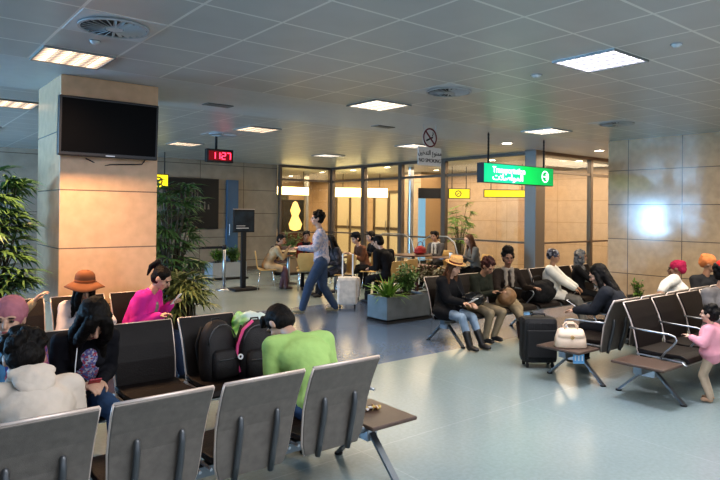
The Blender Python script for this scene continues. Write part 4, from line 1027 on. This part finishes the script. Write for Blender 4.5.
# plastic bag
t = thing('plastic_bag', 'white and green plastic shopping bag standing behind the pink-trimmed backpack', 'bag', (2.46, 4.50, .352), R(-38))
def bag_mat():
    m, nt, b = nodes('green_white_plastic'); tc = nt.nodes.new('ShaderNodeTexCoord'); sp = nt.nodes.new('ShaderNodeSeparateXYZ'); nt.links.new(tc.outputs['Object'], sp.inputs[0])
    n = nt.nodes.new('ShaderNodeTexNoise'); n.inputs['Scale'].default_value = 7; nt.links.new(tc.outputs['Object'], n.inputs['Vector'])
    k = M_math(nt, 'ADD', M_math(nt, 'MULTIPLY', sp.outputs[0], 2.2), n.outputs[0])
    r = nt.nodes.new('ShaderNodeValToRGB'); nt.links.new(k, r.inputs[0]); e = r.color_ramp.elements
    e[0].position = .2; e[0].color = (.18, .50, .10, 1); e[1].position = .55; e[1].color = (.62, .72, .66, 1); q = e.new(.34); q.color = (.40, .66, .28, 1)
    nt.links.new(r.outputs[0], b.inputs['Base Color']); b.inputs['Roughness'].default_value = .3; return m
P = Prims(); P.ell((0, 0, .25), (.18, .10, .25)).ell((-.09, 0, .40), (.07, .05, .09)).ell((.08, .0, .41), (.08, .05, .08)).ell((0, 0, .06), (.15, .10, .06)); P.fuse('bag_body', bag_mat(), t, .010, wrinkle=.02, wscale=12, smooth=1)
# black bag heap on the empty seat
t = thing('black_bag', 'large black bag sitting on the bench between bun-haired and white-jacket women', 'bag', (7.62, 5.28, .37), R(-10))
P = Prims(); P.ell((0, 0, .16), (.23, .19, .17)).ell((-.08, .12, .10), (.14, .12, .11)).ell((.08, -.02, .26), (.13, .12, .09)); P.fuse('bag_body', blackc, t, .012, wrinkle=.025, wscale=8)
MB().tube([(-.12, .05, .28), (-.08, .08, .38), (.04, .08, .40), (.10, .05, .32)], .010).build('handle', m_matte, t, smooth=True)
# shoulder bag of the straw hat woman
t = thing('black_shoulder_bag', 'glossy black shoulder bag lying in the lap of the straw hat woman', 'bag', (5.98, 5.14, .53), R(-15))
P = Prims(); P.ell((0, 0, .06), (.19, .12, .09)); P.fuse('bag_body', mat('glossy_black', (.012, .012, .013), .25), t, .010, wrinkle=.015)
MB().tube([(-.15, 0, .09), (-.2, .10, .25), (-.18, .2, .42)], .008).build('strap', m_matte, t, smooth=True)
# tan round bag of the reddish-haired person
t = thing('tan_bag', 'round tan leather bag on the knees beside the bun-haired woman', 'bag', (6.58, 5.08, .49), R(-10))
P = Prims(); P.ell((0, 0, .09), (.15, .10, .12)); P.fuse('bag_body', mat('tan_leather', (.22, .12, .055), .5, var=.15), t, .010, wrinkle=.008)
MB().tube([(-.10, 0, .17), (0, 0, .24), (.10, 0, .17)], .008).build('handle', mat('tan_strap', (.12, .06, .03), .5), t, smooth=True)
# crumpled snack wrapper on the near table
t = thing('snack_wrapper', 'crumpled gold and brown snack wrapper on the nearest side table', 'wrapper', (2.62, 3.14, .351), R(-20))
P = Prims(); P.ell((0, 0, .018), (.055, .022, .018)).ell((.05, .01, .014), (.035, .02, .014)); P.fuse('foil', patches('foil_print', [(.45, .30, .08), (.08, .03, .02), (.6, .55, .5), (.3, .12, .04)], 60, .3), t, .004, wrinkle=.012, wscale=45, smooth=0)
P = Prims(); P.ell((-.07, -.01, .02), (.03, .022, .02)); P.fuse('yellow_end', mat('yellow_foil', (.62, .48, .06), .3), t, .004, wrinkle=.01, wscale=50, smooth=0)

# ================================================================== PLANTS
def leaf_mat(name, c): 
    m = mat(name, c, .4, var=.35, vscale=3); return m
m_leafd = leaf_mat('palm_green', (.12, .22, .07)); m_leafl = leaf_mat('fresh_green', (.13, .25, .04)); m_leafy = leaf_mat('olive_green', (.20, .24, .09)); m_stem = mat('palm_stem', (.09, .07, .03), .6)
m_pot = mat('dark_pot', (.03, .028, .026), .5)
def leaflet(mb, p, d, L, w, droop, nrm=None):
    d = Vector(d).normalized(); s = d.cross(Vector((0, 0, 1)));
    if s.length < .1: s = Vector((1, 0, 0))
    s.normalize(); s = (Matrix.Rotation(random.uniform(-.6, .6), 3, d) @ s)
    prev = None; q = Vector(p)
    for k, ww in enumerate((.35, 1, .8, .05)):
        a = mb.b.verts.new(q + s * w * ww); b = mb.b.verts.new(q - s * w * ww)
        if prev: mb.b.faces.new((prev[0], a, b, prev[1]))
        prev = (a, b); d = (d + Vector((0, 0, -droop * (k + .5)))).normalized(); q = q + d * L / 3
def palm(label, x, y, height, n, spread, seed, z0=.35, leaf=m_leafd, pot_r=.22, fan=True, stems=9):
    random.seed(seed)
    t = thing('potted_palm', label, 'plant', (x, y, 0))
    p = MB().lathe([(pot_r * .75, 0), (pot_r, z0), (pot_r * 1.05, z0 + .02), (pot_r * .92, z0 + .02), (pot_r * .9, z0 - .03), (.001, z0 - .03)], n=24).build('pot', m_pot, t, smooth=True)
    st = MB(); fo = MB()
    for i in range(n):
        a = random.uniform(0, 2 * PI); f = (i + .5) / n
        r0 = random.uniform(0, pot_r * .6); top = z0 + (height - z0) * (.25 + .75 * f) * random.uniform(.85, 1.05); rad = spread * random.uniform(.35, 1) * (1 - .35 * f)
        b = Vector((math.cos(a) * r0, math.sin(a) * r0, z0 - .03)); e = Vector((math.cos(a) * rad, math.sin(a) * rad, top)); m1 = b.lerp(e, .5) + Vector((-math.cos(a) * rad * .18, -math.sin(a) * rad * .18, .1))
        st.tube([b, m1, e], [.010, .008, .005], 5)
        out = Vector((math.cos(a), math.sin(a), .25)).normalized()
        if fan:
            for k in range(13):
                g = (k - 6) / 6 * 1.9; d = Matrix.Rotation(g, 3, Vector((-out.y * .3, out.x * .3, 1)).normalized()) @ out
                leaflet(fo, e, d, random.uniform(.22, .34), .017, random.uniform(.10, .3))
        else:
            fr = [e]; d = out.copy(); d.z = .8; d.normalize(); L = random.uniform(.4, .6)
            for k in range(9):
                d = (d + Vector((0, 0, -.16))).normalized(); fr.append(fr[-1] + d * L / 9)
            st.tube(fr, .004, 4)
            sd = d.cross(Vector((0, 0, 1))).normalized()
            for k, q in enumerate(fr[1:]):
                for s in (1, -1): leaflet(fo, q, sd * s + d * .8, .20 * (1 - .05 * k), .009, .25)
    st.build('stems', m_stem, t); fo.build('foliage', leaf, t)
    return t
palm('tall fan palm standing to the right of the stone column', 3.16, 8.0, 2.05, 66, .38, 11, leaf=m_leafd)
palm('low bushy palm at the foot of the tall palm beside column', 3.0, 7.1, .90, 34, .22, 12, leaf=m_leafy)
palm('large feathery palm left of the stone column, near one', .92, 7.10, 2.05, 95, .36, 13, leaf=m_leafd)
palm('large palm filling the left edge behind the seats', .50, 8.5, 2.1, 80, .50, 14, leaf=m_leafy)
def bush(label, x, y, z, h, w, seed, leaf, n=260, name='leafy_shrub', lw=.014, ll=.09):
    random.seed(seed); t = thing(name, label, 'plant', (x, y, z)); fo = MB(); st = MB()
    for i in range(26):
        a = random.uniform(0, 2 * PI); e = Vector((math.cos(a) * w * random.random(), math.sin(a) * w * .55 * random.random(), h * random.uniform(.5, 1)))
        st.tube([(e.x * .3, e.y * .3, 0), e * .6, e], .004, 4)
        for k in range(n // 26):
            p = e * random.uniform(.35, 1.05); d = Vector((random.uniform(-1, 1), random.uniform(-1, 1), random.uniform(-.2, 1)))
            leaflet(fo, p, d, ll * random.uniform(.7, 1.3), lw, .15)
    st.build('stems', m_stem, t); fo.build('foliage', leaf, t); return t
def spiky(label, x, y, z, h, n, seed, leaf, w=.02):
    random.seed(seed); t = thing('spiky_plant', label, 'plant', (x, y, z)); fo = MB()
    for i in range(n):
        a = random.uniform(0, 2 * PI); el = random.uniform(.35, 1.4); d = Vector((math.cos(a) * math.cos(el), math.sin(a) * math.cos(el), math.sin(el)))
        leaflet(fo, (math.cos(a) * .02, math.sin(a) * .02, 0), d, h * random.uniform(.7, 1.1), w, random.uniform(.08, .25))
    fo.build('foliage', leaf, t); return t
m_box = mat('galvanised_metal', (.20, .225, .24), .38, .6, var=.15, vscale=5); m_soil = mat('dark_soil', (.03, .02, .015), .95, bump=1, bscale=40)
def planter(label, x0, y0, x1, y1, h, m=m_box, z0=.04):
    t = thing('planter_box', label, 'planter', ((x0 + x1) / 2, (y0 + y1) / 2, 0)); a, b = (x1 - x0) / 2, (y1 - y0) / 2; mb = MB()
    mb.b2((-a, -b, z0), (a, -b + .02, h)).b2((-a, b - .02, z0), (a, b, h)).b2((-a, -b + .02, z0), (-a + .02, b - .02, h)).b2((a - .02, -b + .02, z0), (a, b - .02, h)).b2((-a, -b, z0), (a, b, z0 + .02)); mb.build('box', m, t)
    MB().b2((-a + .02, -b + .02, z0 + .02), (a - .02, b - .02, h - .05)).build('soil', m_soil, t)
    MB().b2((-a - .01, -b - .01, 0), (a + .05, b + .01, z0)).build('plinth', m_matte, t)
planter('galvanised planter box at the centre beside the walkway', 6.02, 6.84, 6.92, 7.30, .40)
planter('second galvanised planter box partly hidden behind the straw hat woman', 7.05, 6.90, 7.75, 7.34, .36)
spiky('bright green spiky plant at the left end of central planter', 6.22, 7.05, .35, .40, 60, 21, m_leafl, .018)
bush('dark leafy bush in the middle of the central planter', 6.62, 7.08, .35, .46, .30, 22, m_leafd, 900)
bush('olive reddish bush above the second planter', 7.30, 7.12, .31, .50, .34, 23, leaf_mat('reddish_leaves', (.10, .085, .03)), 1000)
planter('grey planter box against the far wall left of the notice board', 6.35, 13.5, 7.25, 13.95, .42, mat('concrete_box', (.26, .29, .31), .6))
planter('brown planter box against the far wall behind the beige coat woman', 8.3, 13.6, 9.2, 14.05, .42, mat('brown_box', (.16, .12, .08), .6))
bush('green shrub in the far grey planter, left half', 6.6, 13.7, .37, .42, .24, 24, m_leafl, 500)
bush('green shrub in the far grey planter, right half', 7.02, 13.72, .37, .40, .22, 25, m_leafd, 500)
bush('green shrub in the far brown planter', 8.7, 13.8, .37, .75, .38, 26, m_leafd, 800)
t = bush('small green plant in a dark pot at the foot of the right stone wall', 10.2, 5.15, 0, .55, .16, 27, m_leafl, 260)
MB().lathe([(.12, 0), (.16, .28), (.17, .30), (.15, .30), (.14, .26), (.001, .26)], n=20).build('pot', m_pot, t, smooth=True)
palm('green palm seen through the glass in the hall', 14.0, 12.6, 1.9, 30, .5, 28, leaf=m_leafl)

# ================================================================== HALL BEYOND THE GLASS
m_pale = mat('pale_door_panel', (.62, .55, .42), .4)
for nm, y0, y1 in (('door_2', 16.6, 18.4), ('door_3', 18.9, 20.9)):
    d = struct(nm, MB().b2((15.40, y0, 0), (15.5, y0 + .1, 2.5)).b2((15.40, y1 - .1, 0), (15.5, y1, 2.5)).b2((15.40, y0, 2.4), (15.5, y1, 2.5)).b2((15.40, (y0 + y1) / 2 - .05, 0), (15.5, (y0 + y1) / 2 + .05, 2.4)).b2((15.40, y0, 1.0), (15.5, y1, 1.1)), m_frame)
    for k in (0, 1):
        MB().b2((15.44, y0 + .1 + k * (y1 - y0) / 2, 0), (15.47, y0 + (k + 1) * (y1 - y0) / 2 - .05, 2.4)).build('door_leaf', m_pale, d)
        MB().cyl((15.38, (y0 + y1) / 2 - .12 + k * .24, .95), (15.38, (y0 + y1) / 2 - .12 + k * .24, 1.35), .014).build('door_handle', m_steel, d)
for i, (x, y) in enumerate([(12.6, 13.3), (13.2, 16.2), (12.4, 18.6), (11.0, 21.5)]):
    struct('trim_%d' % (5 + i), MB().cyl((x, y, 0), (x, y, CEIL), .09, n=20), m_steel)
for i, (x0, x1) in enumerate([(10.0, 11.6), (12.4, 14.2)]):
    wv = struct('window_%d' % (5 + i), MB().b2((x0, 22.70, .9), (x0 + .07, 22.8, 2.4)).b2((x1 - .07, 22.70, .9), (x1, 22.8, 2.4)).b2((x0, 22.7, .9), (x1, 22.8, .97)).b2((x0, 22.7, 2.33), (x1, 22.8, 2.4)).b2(((x0 + x1) / 2 - .03, 22.7, .9), ((x0 + x1) / 2 + .03, 22.8, 2.4)), m_frame)
    MB().b2((x0 + .07, 22.74, .97), (x1 - .07, 22.76, 2.33)).build('pane', mat('dusky_pane', (.10, .11, .09), .15), wv)
m_glow = emit('warm_white_panel', (1, .74, .30), 9)
hang_sign('lit_yellow_sign', 'glowing yellow-white sign hanging in the hall, behind left glass', 11.1, 17.5, 2.36, 1.25, .26, m_glow, 0, True, False)
hang_sign('lit_yellow_sign', 'glowing yellow-white sign beyond the glass above the walking man', 13.6, 16.9, 2.36, 1.9, .32, m_glow, -.5, True, False)
t = hang_sign('yellow_gate_sign', 'black hall sign with yellow panel behind the no smoking sign', 13.4, 12.1, 2.24, .6, .26, m_yel, -.62)
MB().b2((-1.2, -.045, -.15), (-.32, .04, .15)).build('dark_panel', m_black, t)
hang_sign('yellow_gate_sign', 'long yellow hall sign seen left of the green sign', 13.6, 10.55, 2.22, 1.2, .18, m_yel, -.75, True, False)
t = thing('blue_light_column', 'tall blue-lit glass panel standing in the far hall', 'light panel', (14.2, 14.45, 0))
MB().b2((-.12, -.05, .1), (.12, .05, 2.3)).build('panel', emit('blue_panel', (.3, .6, .85), .9), t)
MB().b2((-.15, -.08, 0), (.15, .08, .1)).build('base', m_matte, t)
t = thing('shop_display', 'brightly lit golden shop display at the end of the hall', 'display', (12.3, 19.4, 0))
MB().b2((-.5, -.2, 0), (.5, .2, .9)).build('cabinet', m_dw, t)
MB().b2((-.45, -.16, .9), (.45, .16, 2.1), bevel=.02).build('glass_case', m_dark, t)
MB().lathe([(.05, .95), (.2, 1.0), (.26, 1.2), (.12, 1.5), (.2, 1.7), (.08, 2.0), (.001, 2.05)], c=(0, -.2, 0), n=20).build('golden_ornament', emit('golden_glow', (1, .62, .18), 2.2), t, smooth=True)

# ================================================================== LIGHT
w = bpy.data.worlds.new('world'); sc.world = w; w.use_nodes = True
w.node_tree.nodes['Background'].inputs[0].default_value = (.72, .83, 1, 1); w.node_tree.nodes['Background'].inputs[1].default_value = 1.45
area('hall_light', (13.4, 12, 2.95), (0, 0, 0), 3.5, 8, 430, (1, .76, .54))
area('hall_light', (12.6, 19, 2.95), (0, 0, 0), 5, 6, 420, (1, .74, .42))
area('hall_light', (13.4, 6.9, 2.95), (0, 0, 0), 3.5, 1.3, 110, (1, .8, .56))
area('window_daylight', (-6.8, 12.6, 1.45), (0, R(-90), 0), 1.2, 2.6, 800, (.34, .66, 1))
area('cafe_light', (8.5, 10.5, 2.97), (0, 0, 0), 3, 4, 80, (1, .85, .65))
area('terminal_light', (2.2, 1.0, 2.97), (0, 0, 0), 4, 2, 150, (.95, .95, 1))
area('terminal_light', (7.4, 2.6, 2.97), (0, 0, 0), 3, 3, 150, (1, .88, .72))

# ================================================================== CAMERA
f, yaw, pitch, roll, cy = 609.8, .67563, .005137, .010841, 208.65
F = Vector((math.sin(yaw) * math.cos(pitch), math.cos(yaw) * math.cos(pitch), math.sin(pitch)))
Rr = Vector((math.cos(yaw), -math.sin(yaw), 0)); U = Rr.cross(F)
R2 = Rr * math.cos(roll) + U * math.sin(roll); U2 = -Rr * math.sin(roll) + U * math.cos(roll)
cam = bpy.data.cameras.new('camera'); co = bpy.data.objects.new('camera', cam); link(co)
M = Matrix((R2, U2, -F)).transposed().to_4x4(); M.translation = (0, 0, 1.68); co.matrix_world = M
cam.sensor_fit = 'HORIZONTAL'; cam.sensor_width = 36; cam.lens = 36 * f / 720; cam.shift_y = (cy - 240) / 720; cam.clip_start = .05
sc.camera = co
sc.view_settings.view_transform = 'Standard'; sc.view_settings.look = 'Medium High Contrast'; sc.view_settings.exposure = -.12
sc.cycles.use_denoising = True
sc.cycles.max_bounces = 8
